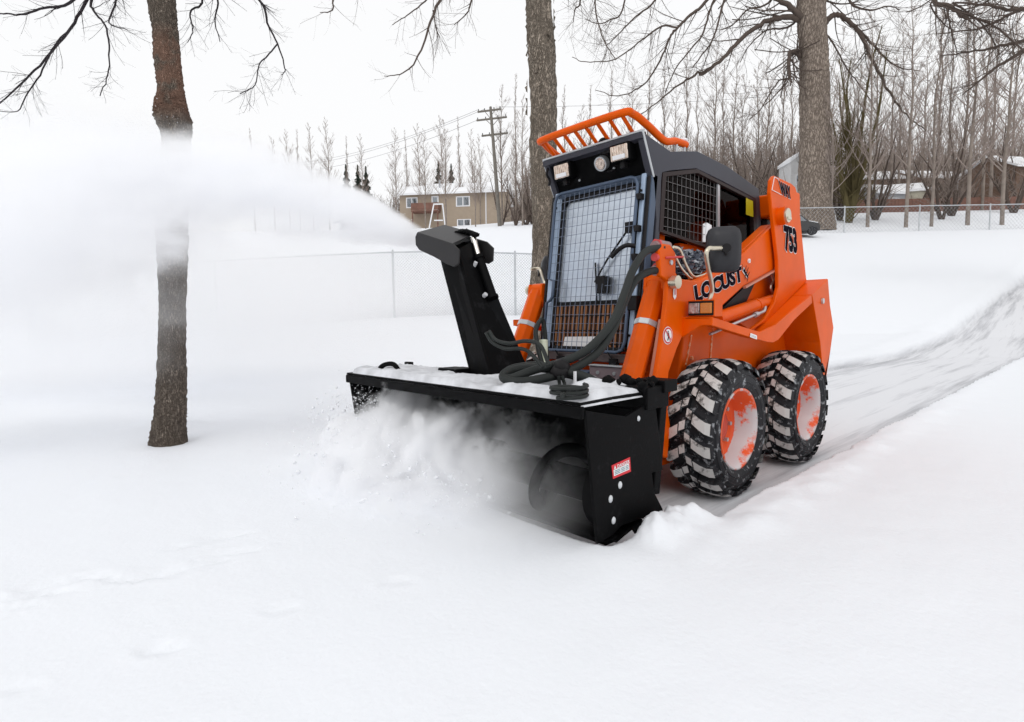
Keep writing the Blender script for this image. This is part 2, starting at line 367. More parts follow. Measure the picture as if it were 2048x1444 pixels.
for i, (a, b) in enumerate(trail):
    p = onZ(a, b, .14); FOOT.append((p.x, p.y, math.atan2(RH[1], RH[0]) + random.uniform(-.1, .5), random.uniform(.07, .12), random.uniform(.018, .03), random.uniform(.007, .013)))
for a, b in ((22, 1378), (312, 1302), (330, 1298), (560, 1222), (795, 1166)):
    p = onZ(a, b, .14); FOOT.append((p.x, p.y, math.atan2(RH[1], RH[0]) + .2, .06, .022, .007))
def make_ground():
    rr = np.concatenate([np.linspace(.25, 1, 18, False), np.linspace(1, 7.5, 300, False), np.linspace(7.5, 22, 190, False), np.geomspace(22, 420, 90)])
    az0 = math.atan2(VH[1], VH[0])
    aa = np.concatenate([np.linspace(-rad(52), rad(52), 480, False), np.linspace(rad(52), 2 * math.pi - rad(52), 60, False)]) + az0
    A, R = np.meshgrid(aa, rr); X = CAM[0] + R * np.cos(A); Y = CAM[1] + R * np.sin(A); Z = ground(X, Y)
    nr, na = X.shape; vs = np.stack([X, Y, Z], -1).reshape(-1, 3)
    i, j = np.meshgrid(np.arange(nr - 1), np.arange(na), indexing='ij'); j2 = (j + 1) % na
    fs = np.stack([i * na + j, (i + 1) * na + j, (i + 1) * na + j2, i * na + j2], -1).reshape(-1, 4)
    vs = np.vstack([vs, [[CAM[0], CAM[1], ground(np.array([CAM[0]]), np.array([CAM[1]]))[0]]]]); c = len(vs) - 1
    me = bpy.data.meshes.new('snow_ground')
    F2 = fs.tolist() + [[c, k, (k + 1) % na] for k in range(na)]
    me.from_pydata(vs.tolist(), [], F2); me.polygons.foreach_set('use_smooth', [True] * len(F2))
    at = me.attributes.new('packed', 'FLOAT', 'POINT'); at.data.foreach_set('value', np.append(lane_mask(X, Y).ravel(), 0).astype(np.float32))
    yf = np.interp(X, [-31, -18, -8, -1, 3], [-.3, -.85, -1.35, -1.02, -.92]); sc = np.exp(-((Y - .93) / .16) ** 2) + .8 * np.exp(-((Y - yf - .22) / .22) ** 2)
    at = me.attributes.new('scraped', 'FLOAT', 'POINT'); at.data.foreach_set('value', np.append(sc.ravel(), 0).astype(np.float32))
    m = mat('snow'); t = m.node_tree; b = pbsdf(m); b.inputs['Roughness'].default_value = .65; b.inputs['Specular IOR Level'].default_value = .25
    a = t.nodes.new("ShaderNodeAttribute"); a.attribute_name = 'packed'
    tc = t.nodes.new("ShaderNodeTexCoord")
    mp = t.nodes.new("ShaderNodeMapping"); mp.inputs['Scale'].default_value = (.25, 5, 1); t.links.new(tc.outputs['Object'], mp.inputs[0])
    n = t.nodes.new("ShaderNodeTexNoise"); n.inputs['Scale'].default_value = 1.0; n.inputs['Detail'].default_value = 8; n.inputs['Roughness'].default_value = .65; t.links.new(mp.outputs[0], n.inputs['Vector'])
    r = t.nodes.new("ShaderNodeMapRange"); r.inputs[1].default_value = .52; r.inputs[2].default_value = .80; t.links.new(n.outputs[0], r.inputs[0])
    pk = t.nodes.new("ShaderNodeMix"); pk.data_type = 'RGBA'; pk.inputs[6].default_value = (.71, .717, .745, 1); pk.inputs[7].default_value = (.34, .345, .37, 1); sa = t.nodes.new('ShaderNodeAttribute'); sa.attribute_name = 'scraped'; sm_ = t.nodes.new('ShaderNodeMath'); sm_.operation = 'MULTIPLY_ADD'; sm_.inputs[1].default_value = .22; t.links.new(sa.outputs['Fac'], sm_.inputs[0]); t.links.new(n.outputs[0], sm_.inputs[2]); t.links.new(sm_.outputs[0], r.inputs[0]); t.links.new(r.outputs[0], pk.inputs[0])
    mm = t.nodes.new("ShaderNodeMix"); mm.data_type = 'RGBA'; mm.inputs[6].default_value = (.812, .832, .868, 1); t.links.new(pk.outputs[2], mm.inputs[7]); t.links.new(a.outputs['Fac'], mm.inputs[0])
    t.links.new(mm.outputs[2], b.inputs['Base Color'])
    n2 = t.nodes.new("ShaderNodeTexNoise"); n2.inputs['Scale'].default_value = 55; n2.inputs['Detail'].default_value = 6; t.links.new(tc.outputs['Object'], n2.inputs['Vector'])
    bp = t.nodes.new("ShaderNodeBump"); bp.inputs['Strength'].default_value = .24; bp.inputs['Distance'].default_value = .01; t.links.new(n2.outputs[0], bp.inputs['Height']); t.links.new(bp.outputs[0], b.inputs['Normal'])
    me.materials.append(m); o = bpy.data.objects.new('snow_ground', me); COL.objects.link(o); o['kind'] = 'structure'
make_ground()
def place(px, D, dz=0.):
    p = CAM + VH * D + RH * ((px - CX) / F * D); return Vector((p[0], p[1], gz(p[0], p[1]) + dz))
def pix_h(D, npx): return npx / F * D     # metres covered by npx photo pixels at depth D

# ================================================================== THE SKID STEER
skid = thing('skid_steer', (.5, 0, 0), 'orange skid steer loader with wire mesh cab guard ploughing the snowy lane', 'skid steer')
YC, YB, YT, YF, YH = .37, .58, .62, .74, .50
ORG = [ORANGE]
def both(fn):
    fn(1); fn(-1)
# ---- lower hull between the wheels
mb = MB()
hull = XZ(((1367, 662), (1340, 914)), YH)
mb.plateY([(1.20, .66), (1.43, .62), (1.43, .30), (1.36, .17), (-.55, .17), (-.62, .5), (-.62, .93), (.4, .93), (1.20, .93)], -.40, .40)
HS = [(p.x, p.z) for p in (onY(1360, 640, YH), onY(1367, 676, YH), onY(1341, 900, YH))] + [(1.36, .17), (-.55, .17), (-.62, .5), (-.62, 1.0), (.2, 1.02), (.4, .93)]
for s in (1, -1): mb.plateY(HS, s * .40, s * YH)
chassis = mb.build('chassis', ORG, skid, .012)
mb = MB()   # weld seams and bolts on the hull side
for a, b in (((1425, 655), (1418, 735)), ((1382, 670), (1371, 730)), ((1575, 650), (1592, 708))):
    p, q = onY(*a, YH), onY(*b, YH); mb.beam(p + Vector((0, .002, 0)), q + Vector((0, .002, 0)), .008, .010)
for a in ((1381, 716), (1466, 742)): p = onY(*a, YH); mb.cyl(p, p + Vector((0, .014, 0)), .012, 10)
mb.build_split('weld_seam', [dusted('seam_paint', (.75, .20, .05), .5, (.8, .6, .4), .5, .6, 30)], chassis)
# front of the hull, between the lift arms
mb = MB(); mb.box((1.475, 0, .42), (.10, .79, .50)); mb.build('front_panel', [DARK], skid, .01)
mb = MB()
mb.box((1.545, -.02, .680), (.11, .40, .016), 0); mb.box((1.60, -.02, .655), (.012, .40, .06), 1)
mb.box((1.58, .30, .685), (.02, .22, .075), 1); mb.box((1.575, .30, .728), (.05, .22, .008), 2)
for y in (.25, .36): mb.cyl((1.591, y, .69), (1.597, y, .69), .010, 10, 2)
mb.build('step', [STEELBLUE, plain('grey_violet_steel', (.20, .155, .17), .45), GALV], skid, .003)
# ---- shelf fender with turned down lip
def fender(s):
    top = [(1.285, .985), (.86, .915), (.62, .875), (.50, .86), (.36, .93), (-.14, 1.131), (-.454, 1.257)]
    mb = MB(); yi = s * .59; yo = s * YF; th = .012
    n = len(top)
    for i in range(n - 1):
        (x0, z0), (x1, z1) = top[i], top[i + 1]
        mb.prism([(x0, yi, z0), (x1, yi, z1), (x1, yo, z1), (x0, yo, z0)], (0, 0, -th))
    lip = XZ(((1425, 634), (1489, 655), (1520, 664), (1550, 650), (1585, 620), (1623, 590), (1624, 606), (1588, 640), (1556, 680), (1546, 685), (1533, 684), (1495, 673), (1424, 651)), YF)
    mb.plateY(lip, s * (YF + .002), s * (YF - .012))
    # front drop of the shelf
    X0 = 1.285; fr = [onX(a, b, X0) for a, b in ((1425, 634), (1424, 651), (1402, 651), (1362, 676), (1366, 634))]; mb.prism([(X0, s * p.y, p.z) for p in fr], (-.012, 0, 0))
    return mb.build('fender', ORG, skid, .004)
fl = fender(1); fender(-1)
# ---- rear side box
def rear_box(s):
    out = XZ(((1623, 590), (1655, 558), (1659, 610), (1666, 655), (1660, 700), (1650, 766), (1645, 770)), YF)
    out = [(-.14, 1.133)] + out[1:] ; out += [(-.44, .48), (-.33, .80)]
    mb = MB(); mb.plateY(out, s * .44, s * (YF + .004))
    o = mb.build('rear_side_box', ORG, skid, .012)
    mb = MB(); p = onY(1644, 602, YF + .005); q = Vector((p.x, s * p.y, p.z)); mb.cyl(q, q + Vector((0, s * .012, 0)), .020, 16)
    mb.build('filler_cap', [GALV], o); return o
both(rear_box)
mb = MB(); mb.box((-.42, 0, .98), (.40, .98, .80)); mb.build('engine_cover', ORG, skid, .03)
mb = MB(); mb.box((-.36, 0, 1.54), (.30, .80, .32))
for k in range(9): mb.box((-.36, .402, 1.40 + .034 * k), (.30, .006, .012))
mb.build('radiator_grille', [DARK], skid, .004)
# ---- tower plates with the pivot
TW = XZ(((1541, 385), (1543, 360), (1549, 351), (1583, 367), (1591, 374), (1597, 395), (1612, 550)), YT) + [(-.40, 1.24), (-.14, 1.135), (.30, .95), (.60, .885)]
TW += [(p.x, p.z) for p in (onY(a, b, YT) for a, b in ((1512, 652), (1530, 638), (1550, 604), (1557, 575), (1556, 520)))]
def tower(s):
    mb = MB(); mb.plateY(TW, s * (YT - .025), s * YT)
    o = mb.build('tower', ORG, skid, .006)
    p = onY(1580, 430, YT + .07); c = Vector((p.x - .0, s * YT, p.z))
    mb = MB(); mb.cyl(c, c + Vector((0, s * .05, 0)), .058, 28, 0); mb.cyl(c + Vector((0, s * .05, 0)), c + Vector((0, s * .062, 0)), .046, 28, 1); mb.box(c + Vector((.0, s * .066, -.02)), (.06, .01, .014), 1)
    mb.build('pivot_pin', [ORANGE, GOLDSTEEL], o); return o
tower_l = tower(1); tower(-1)
mb = MB(); mb.plateY([(-.16, 1.87), (-.30, 1.87), (-.32, 1.70), (-.18, 1.71)], -.594, .594); mb.build('tower_cross_beam', ORG, skid, .015)
# ---- lift arms
ARM = XZ(((1551, 447), (1547, 450), (1485, 509), (1420, 550), (1393, 562), (1358, 557), (1352, 545), (1352, 507), (1341, 489), (1327, 487), (1318, 500), (1322, 552), (1336, 562), (1333, 610), (1323, 690), (1307, 790), (1300, 850), (1303, 905), (1336, 917), (1341, 850), (1333, 800), (1338, 745), (1354, 698), (1373, 655), (1380, 634), (1439, 617), (1487, 573), (1549, 538), (1560, 520)), YB)
def arm(s):
    mb = MB()
    if s > 0: mb.plateY(ARM, YB - .028, YB); mb.plateY([(x, z) for x, z in ARM[:5]] + [ARM[-5]] + ARM[-4:], YB - .10, YB - .029)
    else: mb.plateY([(1.20, 1.22), (1.10, 1.23), (1.02, 1.15), (1.20, .60), (1.36, .60), (1.24, 1.0)], -.47, -.40); mb.build('lift_arm_leg', ORG, skid, .007); mb = MB(); mb.plateY([(.70, 1.36), (.125, 1.597), (.09, 1.307), (.70, 1.08)], -.56, -.48)
    o = mb.build('lift_arm', ORG, skid, .007); return o
arm_l = arm(1); arm(-1)
mb = MB()
for a, b in (((1325, 640), (1300, 795)),):
    p, q = onY(*a, YB - .04), onY(*b, YB - .04); mb.beam(p, q, .03, .03)
p, q = onY(1487, 575, YB), onY(1549, 540, YB); mb.beam(p + Vector((0, .006, 0)), q + Vector((0, .006, 0)), .022, .012)
mb.build_split('edge_strip', [plain('grey_rose_strip', (.50, .20, .13), .4)], arm_l)
# pivot details at the arm foot
mb = MB()
for (a, r) in (((1320, 812), .055), ((1322, 870), .03)):
    p = onY(*a, YB); mb.cyl(p, p + Vector((0, .012, 0)), r, 24, 0); mb.cyl(p + Vector((0, .012, 0)), p + Vector((0, .02, 0)), r * .45, 16, 0)
p = onY(1330, 783, YB); mb.ico(p, (.03, .012, .022), 1, 2)
mb.build_split('foot_pivot', [ORANGE, DARK], arm_l)
# emblem plate & lettering on the left arm
f0, f1, f2 = onY(1391, 606, YB), onY(1485, 562, YB), onY(1386, 572, YB)
lettering('LOCUST', (f0, f1 - f0, f2 - f0), [INK, STICKERWHITE], 'lettering', arm_l, outline=.08, bold=.055, lift=.003)
# small insect emblem after the word
mb = MB(); e0 = onY(1491, 549, YB)
def ep(u, v): return Vector((e0.x - u, YB + .004, e0.z + v))
for (u0, v0, u1, v1, wd, m) in ((-.045, .030, .030, -.02, .034, 1), (-.04, .028, .028, -.018, .022, 0), (-.02, .02, .0, .055, .008, 0), (.0, .005, .03, .045, .008, 0), (.02, -.01, .05, .02, .008, 0), (-.045, .03, -.06, .06, .006, 0), (-.01, -.0, -.02, -.035, .008, 0), (.02, -.02, .018, -.045, .008, 0)):
    a, b = ep(u0, v0), ep(u1, v1); mb.beam(a + Vector((0, .001 if m == 0 else 0, 0)), b + Vector((0, .001 if m == 0 else 0, 0)), .002, wd, m, (0, 1, 0)) if False else None
    d = (b - a).normalized(); nrm = Vector((-d.z, 0, d.x)) * wd / 2; y = Vector((0, .0015 if m == 0 else 0, 0)); mb.add([a + nrm + y, b + nrm * .6 + y, b - nrm * .6 + y, a - nrm + y], [(0, 1, 2, 3)], m)
mb.build('emblem', [INK, STICKERWHITE], arm_l)
mb = MB(); p = onY(1497, 522, YB); mb.cyl(p, p + Vector((0, .008, 0)), .014, 16, 0); mb.cyl(p + Vector((0, .008, 0)), p + Vector((0, .01, 0)), .007, 12, 1); mb.build('grease_cap', [WHITE, GALV], arm_l)
# tower lettering
f0, f1, f2 = onY(1569, 503, YT), onY(1594, 509, YT), onY(1566, 449, YT)
lettering('753', (f0, f1 - f0, f2 - f0), [INK, STICKERWHITE], 'number', tower_l, outline=.08, bold=.055, lift=.003)
f0, f1, f2 = onY(1561, 389, YT), onY(1583, 400, YT), onY(1556, 361, YT)
lettering('WAY', (f0, f1 - f0, f2 - f0), [INK, STICKERWHITE], 'lettering', tower_l, outline=.08, bold=.055, lift=.003)
mb = MB()
L = [onY(a, b, YT) + Vector((0, .003, 0)) for a, b in ((1548, 354), (1543, 380), (1562, 390), (1548, 354), (1557, 359))]
for a, b in ((0, 1), (1, 2), (3, 4)): mb.beam(L[a], L[b], .004, .003)
mb.build('white_line', [STICKERWHITE], tower_l)
# no-pedestrians sign
mb = MB(); c = onY(1335, 671, YB)
def disc(r, y, m, n=36, rx=1.): mb.add([c + Vector((math.cos(2 * math.pi * k / n) * r * rx, y, math.sin(2 * math.pi * k / n) * r)) for k in range(n)], [tuple(range(n))], m)
disc(.046, .002, 0); disc(.042, .003, 1); disc(.034, .004, 0)
def bar(u0, v0, u1, v1, wd, m, y=.005):
    a = c + Vector((-u0, y, v0)); b = c + Vector((-u1, y, v1)); d = (b - a).normalized(); nn = Vector((-d.z, 0, d.x)) * wd / 2; mb.add([a + nn, b + nn, b - nn, a - nn], [(0, 1, 2, 3)], m)
n = 12; hc = c + Vector((.002, .005, .019)); mb.add([hc + Vector((math.cos(2 * math.pi * k / n) * .005, 0, math.sin(2 * math.pi * k / n) * .005)) for k in range(n)], [tuple(range(n))], 2)
bar(0, .013, .003, -.006, .011, 2); bar(.002, -.005, -.008, -.026, .005, 2); bar(.003, -.005, .008, -.027, .005, 2); bar(.002, .011, .012, -.006, .0035, 2); bar(-.002, .011, -.011, -.003, .0035, 2)
bar(-.025, .025, .025, -.025, .006, 1, .0065)
mb.build('warning_sign', [STICKERWHITE, RED, INK], arm_l)
# small white maker's sticker on the lip
mb = MB(); q = [onY(a, b, YF + .006) for a, b in ((1501, 666), (1514, 671), (1514, 679), (1500, 674))]; mb.add(q, [(0, 1, 2, 3)]); st = mb.build('small_sticker', [STICKERWHITE], fl)
o0, o1, o2 = onY(1502, 673, YF + .006), onY(1512, 677, YF + .006), onY(1502, 668.5, YF + .006)
lettering('LWA', (o0, o1 - o0, o2 - o0), [GREYSIDE], 'lettering', st, lift=.001, bold=.0)
# couplers on the arm's top plate
mb = MB()
for (a, m) in (((1336, 494), 0), ((1336, 541), 0)):
    p = onY(*a, YB - .04); mb.tube([p + Vector((.13, 0, -.008)), p + Vector((.09, 0, 0)), p + Vector((0, 0, .004))], [.026, .03, .024], 14, 0); mb.tube([p + Vector((.10, 0, 0)), p + Vector((.115, 0, 0))], .034, 6, 1)
p = onY(1330, 517, YB - .02); mb.tube([p + Vector((.10, 0, 0)), p + Vector((.03, 0, 0)), p], [.02, .018, .012], 12, 2)
mb.tube([p + Vector((.03, .02, 0)), p + Vector((-.05, .05, .006)), p + Vector((-.10, .045, .012))], .006, 6, 2)
p = onY(1341, 525, YB); mb.cyl(p, p + Vector((0, .008, 0)), .013, 12, 3)
mb.build_split('hydraulic_coupler', [plain('grey_pink_coupler', (.32, .20, .20), .35, metal=.5), PINKRED, PINKRED, GALV], arm_l)
# ---- tilt cylinders
def hexprism(mb, a, b, r, m=0, seg=8):
    mb.tube([a, b], r, seg, m, True, False)
def tilt(s):
    y = s * .45; a = Vector((1.345, y, 1.13)); b = Vector((1.60, y, .60)); d = (b - a).normalized()
    mb = MB(); hexprism(mb, a, a + d * .70, .062); hexprism(mb, a - d * .035, a, .055)
    mb.cyl((1.322, y - .045, 1.178), (1.322, y + .045, 1.178), .042, 20)
    o = mb.build('tilt_cylinder', ORG, skid, .006)
    mb = MB(); k = a + d * .19; hexprism(mb, k, k + d * .03, .066); mb.build('silver_band', [GALV], o)
    mb = MB()
    if s > 0: pc = onY(1341, 565, YB); mb.cyl(pc, pc + Vector((0, .02, 0)), .026, 18); mb.cyl(pc + Vector((0, .015, 0)), pc + Vector((0, .045, 0)), .034, 20)
    else: mb.cyl((1.322, -.495, 1.178), (1.322, -.54, 1.178), .026, 18); mb.cyl((1.322, -.53, 1.178), (1.322, -.55, 1.178), .032, 20)
    mb.build('pin', [GOLDSTEEL], o)
    mb = MB(); hexprism(mb, a + d * .55, a + d * .61, .067, 0); mb.cyl(a + d * .6, b + d * .25, .03, 14, 1); mb.build('piston_rod', [TEAL, CHROME], o)
    # arm head yoke the pin runs through
    mb = MB(); mb.plateY([(1.36, 1.215), (1.27, 1.22), (1.25, 1.10), (1.34, 1.06), (1.37, 1.14)], s * .385, s * .405); mb.plateY([(1.36, 1.215), (1.27, 1.22), (1.25, 1.10), (1.34, 1.06), (1.37, 1.14)], s * .495, s * .512); mb.build_split('yoke', ORG, o, .004)
both(tilt)
mb = MB(); p = onY(1348, 580, YB); mb.add([p + Vector((-.012, .005, .04)), p + Vector((.012, .005, .04)), p + Vector((.016, .005, -.035)), p + Vector((0, .005, -.05)), p + Vector((-.016, .005, -.035))], [(0, 1, 2, 3, 4)], 0); mb.box(p + Vector((0, .007, 0)), (.006, .002, .05), 1); mb.build('tag_sticker', [STICKERWHITE, RED], arm_l)
# ---- lift cylinder, rod and dark plate inside the arm opening
def liftcyl(s):
    a, b = onY(1432, 638, .56), onY(1552, 597, .56); a.y *= s; b.y *= s; k = a.lerp(b, .62)
    mb = MB(); mb.cyl(a, k, .043, 22); mb.cyl(k, b, .038, 22); mb.cyl(k - (b - a) * .012, k + (b - a) * .012, .047, 22)
    o = mb.build('lift_cylinder', ORG, skid)
    a, b = onY(1420, 668, .60), onY(1515, 628, .60); a.y *= s; b.y *= s
    mb = MB(); mb.cyl(a, b, .009, 10); mb.cyl(a.lerp(b, .93), b, .018, 8); mb.tube(smooth_path([b, b + Vector((-.1, 0, .02)), b + Vector((-.16, -.02 * s, .06))], 6), .011, 8); mb.build('grey_rod', [GALV], o)
both(liftcyl)
mb = MB(); q = [onY(a, b, .515) for a, b in ((1438, 622), (1490, 572), (1510, 562), (1490, 606))]; mb.prism(q, (0, .006, 0)); mb.build('dark_cover', [DARK], skid)
mb = MB(); mb.plateY(XZ(((1470, 640), (1512, 560), (1552, 545), (1548, 600), (1500, 660)), .512), .49, .513); mb.build('inner_plate', ORG, skid, .004)
mb = MB(); pts = smooth_path([onY(a, b, .56) for a, b in ((1543, 548), (1546, 562), (1541, 575), (1547, 590), (1545, 602))], 5); mb.tube(pts, .010, 8); pts = smooth_path([onY(a, b, .545) for a, b in ((1552, 540), (1552, 560), (1549, 580), (1552, 600))], 5); mb.tube(pts, .014, 8, 1); mb.build_split('arm_hose', [GOLDSTEEL, HOSE], skid)
# ---- front signal lamp
mb = MB(); XL = 1.27
q = [onX(a, b, XL) for a, b in ((1376, 600), (1429, 600), (1429, 633), (1376, 633))]; c = sum(q, Vector()) / 4; lw = abs(q[1].y - q[0].y); lh = abs(q[0].z - q[3].z)
mb.box(c + Vector((-.045, 0, 0)), (.09, lw, lh), 0); lamp = mb.build('signal_lamp', [ORANGE], skid, .003)
mb = MB(); mb.box(c + Vector((.002, 0, 0)), (.006, lw * .94, lh * .86)); mb.build('lamp_frame', [DARK], lamp)
for nm, dy, mt in (('clear_lens', -.23, [plain('clear_lens_glass', (.38, .33, .32), .12, metal=.4, bump=.8, bscale=60, var=.5, vscale=50)]), ('amber_lens', .22, [AMBER])):
    mb = MB(); mb.box(c + Vector((.008, dy * lw, .0)), (.014, lw * .42, lh * .62)); mb.build(nm, mt, lamp, .004)
# ---- mirrors
def mirror(s):
    if s > 0:
        base = onY(1419, 600, .70); A = onY(1424, 575, .72); B = onY(1413, 515, .80); Cc = onY(1417, 498, .81); E = onY(1474, 496, .86)
        path = smooth_path([base, A, B + Vector((0, 0, 0)), Cc, onY(1430, 496.5, .82), E], 6); cen = onY(1451, 497, .84)
    else:
        base = Vector((1.27, -.50, 1.20)); cen = onY(1083, 543, -.66)
        path = smooth_path([base, onY(1090, 570, -.60), onY(1081, 541, -.64), onY(1074, 537, -.70), onY(1062, 539, -.72)], 6)
    mb = MB(); mb.tube(path, .011, 10); o = mb.build('mirror_arm', [GOLDSTEEL], skid)
    # shell: rounded rectangle facing backward, bulging forward
    if s > 0: ux = Vector((-.62, .78, 0)).normalized(); W, H = .165, .225; tilt_ = 0.
    else: ux = Vector((-.64, -.77, 0)).normalized(); W, H = .15, .22; tilt_ = -.16
    nz = ux.cross(Vector((0, 0, 1))).normalized()
    if nz.x < 0: nz = -nz
    if s < 0: nz = (nz); 
    uz = Vector((0, 0, 1)) + ux * tilt_; uz.normalize()
    mb = MB(); n = 32; rings = []
    for (sc, d) in ((1.0, -.03), (1.0, -.005), (.96, .012), (.62, .03), (.2, .036)):
        ring = []
        for k in range(n):
            a = 2 * math.pi * k / n; ca, sa = math.cos(a), math.sin(a); e = 5.
            rr_ = (abs(ca) ** e + abs(sa) ** e) ** (-1 / e); ring.append(cen - nz * .03 + ux * (ca * rr_ * W / 2 * sc) + uz * (sa * rr_ * H / 2 * sc) + nz * d)
        rings.append(ring)
    vs = [v for r_ in rings for v in r_]; fs = [(i * n + k, i * n + (k + 1) % n, (i + 1) * n + (k + 1) % n, (i + 1) * n + k) for i in range(4) for k in range(n)] + [tuple(range(n)), tuple(range(4 * n, 5 * n))]
    mb.add(vs, fs, 0, True); mb.build('mirror_shell', [MIRRORSHELL], o)
    mb = MB(); k = cen + nz * .012 - ux * .0; mb.tube([k - nz * .02, k + nz * .012], .022, 18); mb.cyl(k + nz * .008 + Vector((0, 0, -.02)), k + nz * .008 + Vector((0, 0, -.036)), .007, 8); mb.build('mirror_clamp', [DARK], o)
both(mirror)
# ---- wrapped bundle behind the couplers
mb = MB(); rng = random.Random(3); q = [onY(a, b, .47) for a, b in ((1348, 492), (1422, 520), (1420, 552), (1392, 560), (1368, 552), (1350, 520))]; cen = sum(q, Vector()) / 6
g = 22; vs = []
for i in range(g + 1):
    for j in range(g + 1):
        u, v = i / g, j / g; a = onY(1346 + 76 * u, 492 + 14 * u + (62 - 10 * u) * v * (1 - .35 * abs(u - .4)), .47); vs.append(a + Vector((rng.uniform(-.012, .012), .05 * math.sin(math.pi * u) * math.sin(math.pi * v) + rng.uniform(-.022, .022), rng.uniform(-.012, .012))))
mb.add(vs, [(i * (g + 1) + j, (i + 1) * (g + 1) + j, (i + 1) * (g + 1) + j + 1, i * (g + 1) + j + 1) for i in range(g) for j in range(g)], 0, False)
mb.build('plastic_wrap', [plain('crumpled_film', (.10, .11, .14), .12, coat=.8, var=.6, vscale=30)], skid)
mb = MB(); mb.tube(smooth_path([onY(a, b, .53) for a, b in ((1347, 494), (1360, 500), (1372, 530), (1386, 552), (1400, 552), (1420, 545))], 6), .008, 8); mb.tube(smooth_path([onY(a, b, .525) for a, b in ((1349, 510), (1362, 535), (1378, 554), (1384, 557))], 6), .007, 8); mb.build('steel_pipe', [GOLDSTEEL], skid)
# ---- CAB
SIDE_O = XZ(((1284, 262), (1342, 303), (1395, 302), (1456, 333), (1518, 378), (1524, 470), (1525, 540), (1440, 620), (1300, 610), (1304, 560), (1313, 440), (1308, 365)), YC)
SIDE_I = XZ(((1325, 345), (1342, 341), (1393, 337), (1440, 360), (1511, 398), (1514, 470), (1512, 520), (1430, 590), (1314, 580), (1315, 545), (1321, 440), (1323, 360)), YC)
def cabside(s):
    mb = MB(); mb.ringY(SIDE_O, SIDE_I, s * (YC - .04), s * YC)
    o = mb.build('cab_side_frame', [CABGREY], skid, .004)
    fr = XZ(((1325, 345), (1393, 338), (1511, 399), (1514, 528), (1426, 500), (1318, 463)), YC); c = (sum(x for x, _ in fr) / 6, sum(z for _, z in fr) / 6)
    inn = [(c[0] + (x - c[0]) * .935, c[1] + (z - c[1]) * .915) for x, z in fr]
    mb = MB(); mb.ringY(fr, inn, s * (YC - .03), s * (YC + .003)); mb.build('window_frame', [plain('brown_black_trim', (.022, .012, .012), .45, spec=.2)], o)
    # wire guard over the front part of the window
    wp = MB(); poly = XZ(((1330, 352), (1393, 344), (1437, 366), (1437, 505), (1422, 497), (1320, 466)), YC)
    def zr(x):
        zs = []
        for i in range(6):
            (x0, z0), (x1, z1) = poly[i], poly[(i + 1) % 6]
            if (x0 - x) * (x1 - x) < 0: zs.append(z0 + (z1 - z0) * (x - x0) / (x1 - x0))
        return (min(zs), max(zs)) if len(zs) > 1 else None
    def xr_(z):
        xs = []
        for i in range(6):
            (x0, z0), (x1, z1) = poly[i], poly[(i + 1) % 6]
            if (z0 - z) * (z1 - z) < 0: xs.append(x0 + (x1 - x0) * (z - z0) / (z1 - z0))
        return (min(xs), max(xs)) if len(xs) > 1 else None
    xs = [p[0] for p in poly]; zs = [p[1] for p in poly]; y = s * (YC - .012)
    for k in range(1, 14):
        x = min(xs) + (max(xs) - min(xs)) * k / 14; r_ = zr(x)
        if r_: wp.beam((x, y, r_[0]), (x, y, r_[1]), .0026, .0026)
    for k in range(1, 9):
        z = min(zs) + (max(zs) - min(zs)) * k / 9; r_ = xr_(z)
        if r_: wp.beam((r_[0], y - s * .004, z), (r_[1], y - s * .004, z), .0026, .0026)
    wp.build('side_mesh_guard', [plain('guard_wire_grey', (.16, .15, .15), .35, metal=.4)], o)
    mb = MB(); mb.plateY(fr, s * (YC - .028), s * (YC - .024)); mb.build('side_glass', [TINTGLASS], o)
    a, b = onY(1436, 368, YC - .01), onY(1436, 500, YC - .01); mb = MB(); a.y *= s; b.y *= s; mb.beam(a, b, .012, .03); mb.build('window_divider', [GALV], o)
    if s > 0:
        mb = MB(); mb.add([onY(p, q, YC + .001) for p, q in ((1492, 392), (1510, 400), (1509, 435), (1492, 429))], [(0, 1, 2, 3)]); mb.build('yellow_sticker', [YELLOW], o)
    return o
both(cabside)
# roof and back wall
mb = MB()
roof = SIDE_O[:5]
for i in range(4):
    (x0, z0), (x1, z1) = roof[i], roof[i + 1]; mb.prism([(x0, -YC + .002, z0 - .003), (x1, -YC + .002, z1 - .003), (x1, YC - .002, z1 - .003), (x0, YC - .002, z0 - .003)], (0, 0, -.03))
mb.build('cab_roof', [CABGREY], skid)
mb = MB(); mb.box((-.13, 0, 1.45), (.02, .66, .9)); mb.build('cab_rear_wall', [BROWN], skid)
mb = MB(); mb.box((.65, 0, 1.00), (1.2, .66, .02)); mb.build('cab_floor', [DARK], skid)
# header visor with lamps
VT, VB_ = (1.342, 1.992), (1.232, 1.765)
mb = MB()
mb.prism([(VT[0], -YC + .012, VT[1]), (VT[0], YC - .012, VT[1]), (VB_[0], YC - .012, VB_[1]), (VB_[0], -YC + .012, VB_[1])], (-.03, 0, .01), 0)
mb.beam((VT[0] + .012, -YC - .004, VT[1] + .003), (VT[0] + .012, YC + .004, VT[1] + .003), .018, .012, 1)
for s in (-1, 1): mb.beam((VT[0] + .014, s * (YC - .004), VT[1]), (VB_[0] + .014, s * (YC - .004), VB_[1]), .016, .016, 1, (0, 1, 0))
mb.box((1.21, 0, 1.752), (.03, .70, .03), 0)
visor = mb.build('visor', [BLACK, GALV], skid, .003)
vn = Vector((VT[1] - VB_[1], 0, -(VT[0] - VB_[0]))).normalized(); vu = Vector((VT[0] - VB_[0], 0, VT[1] - VB_[1])).normalized(); vy = Vector((0, 1, 0))
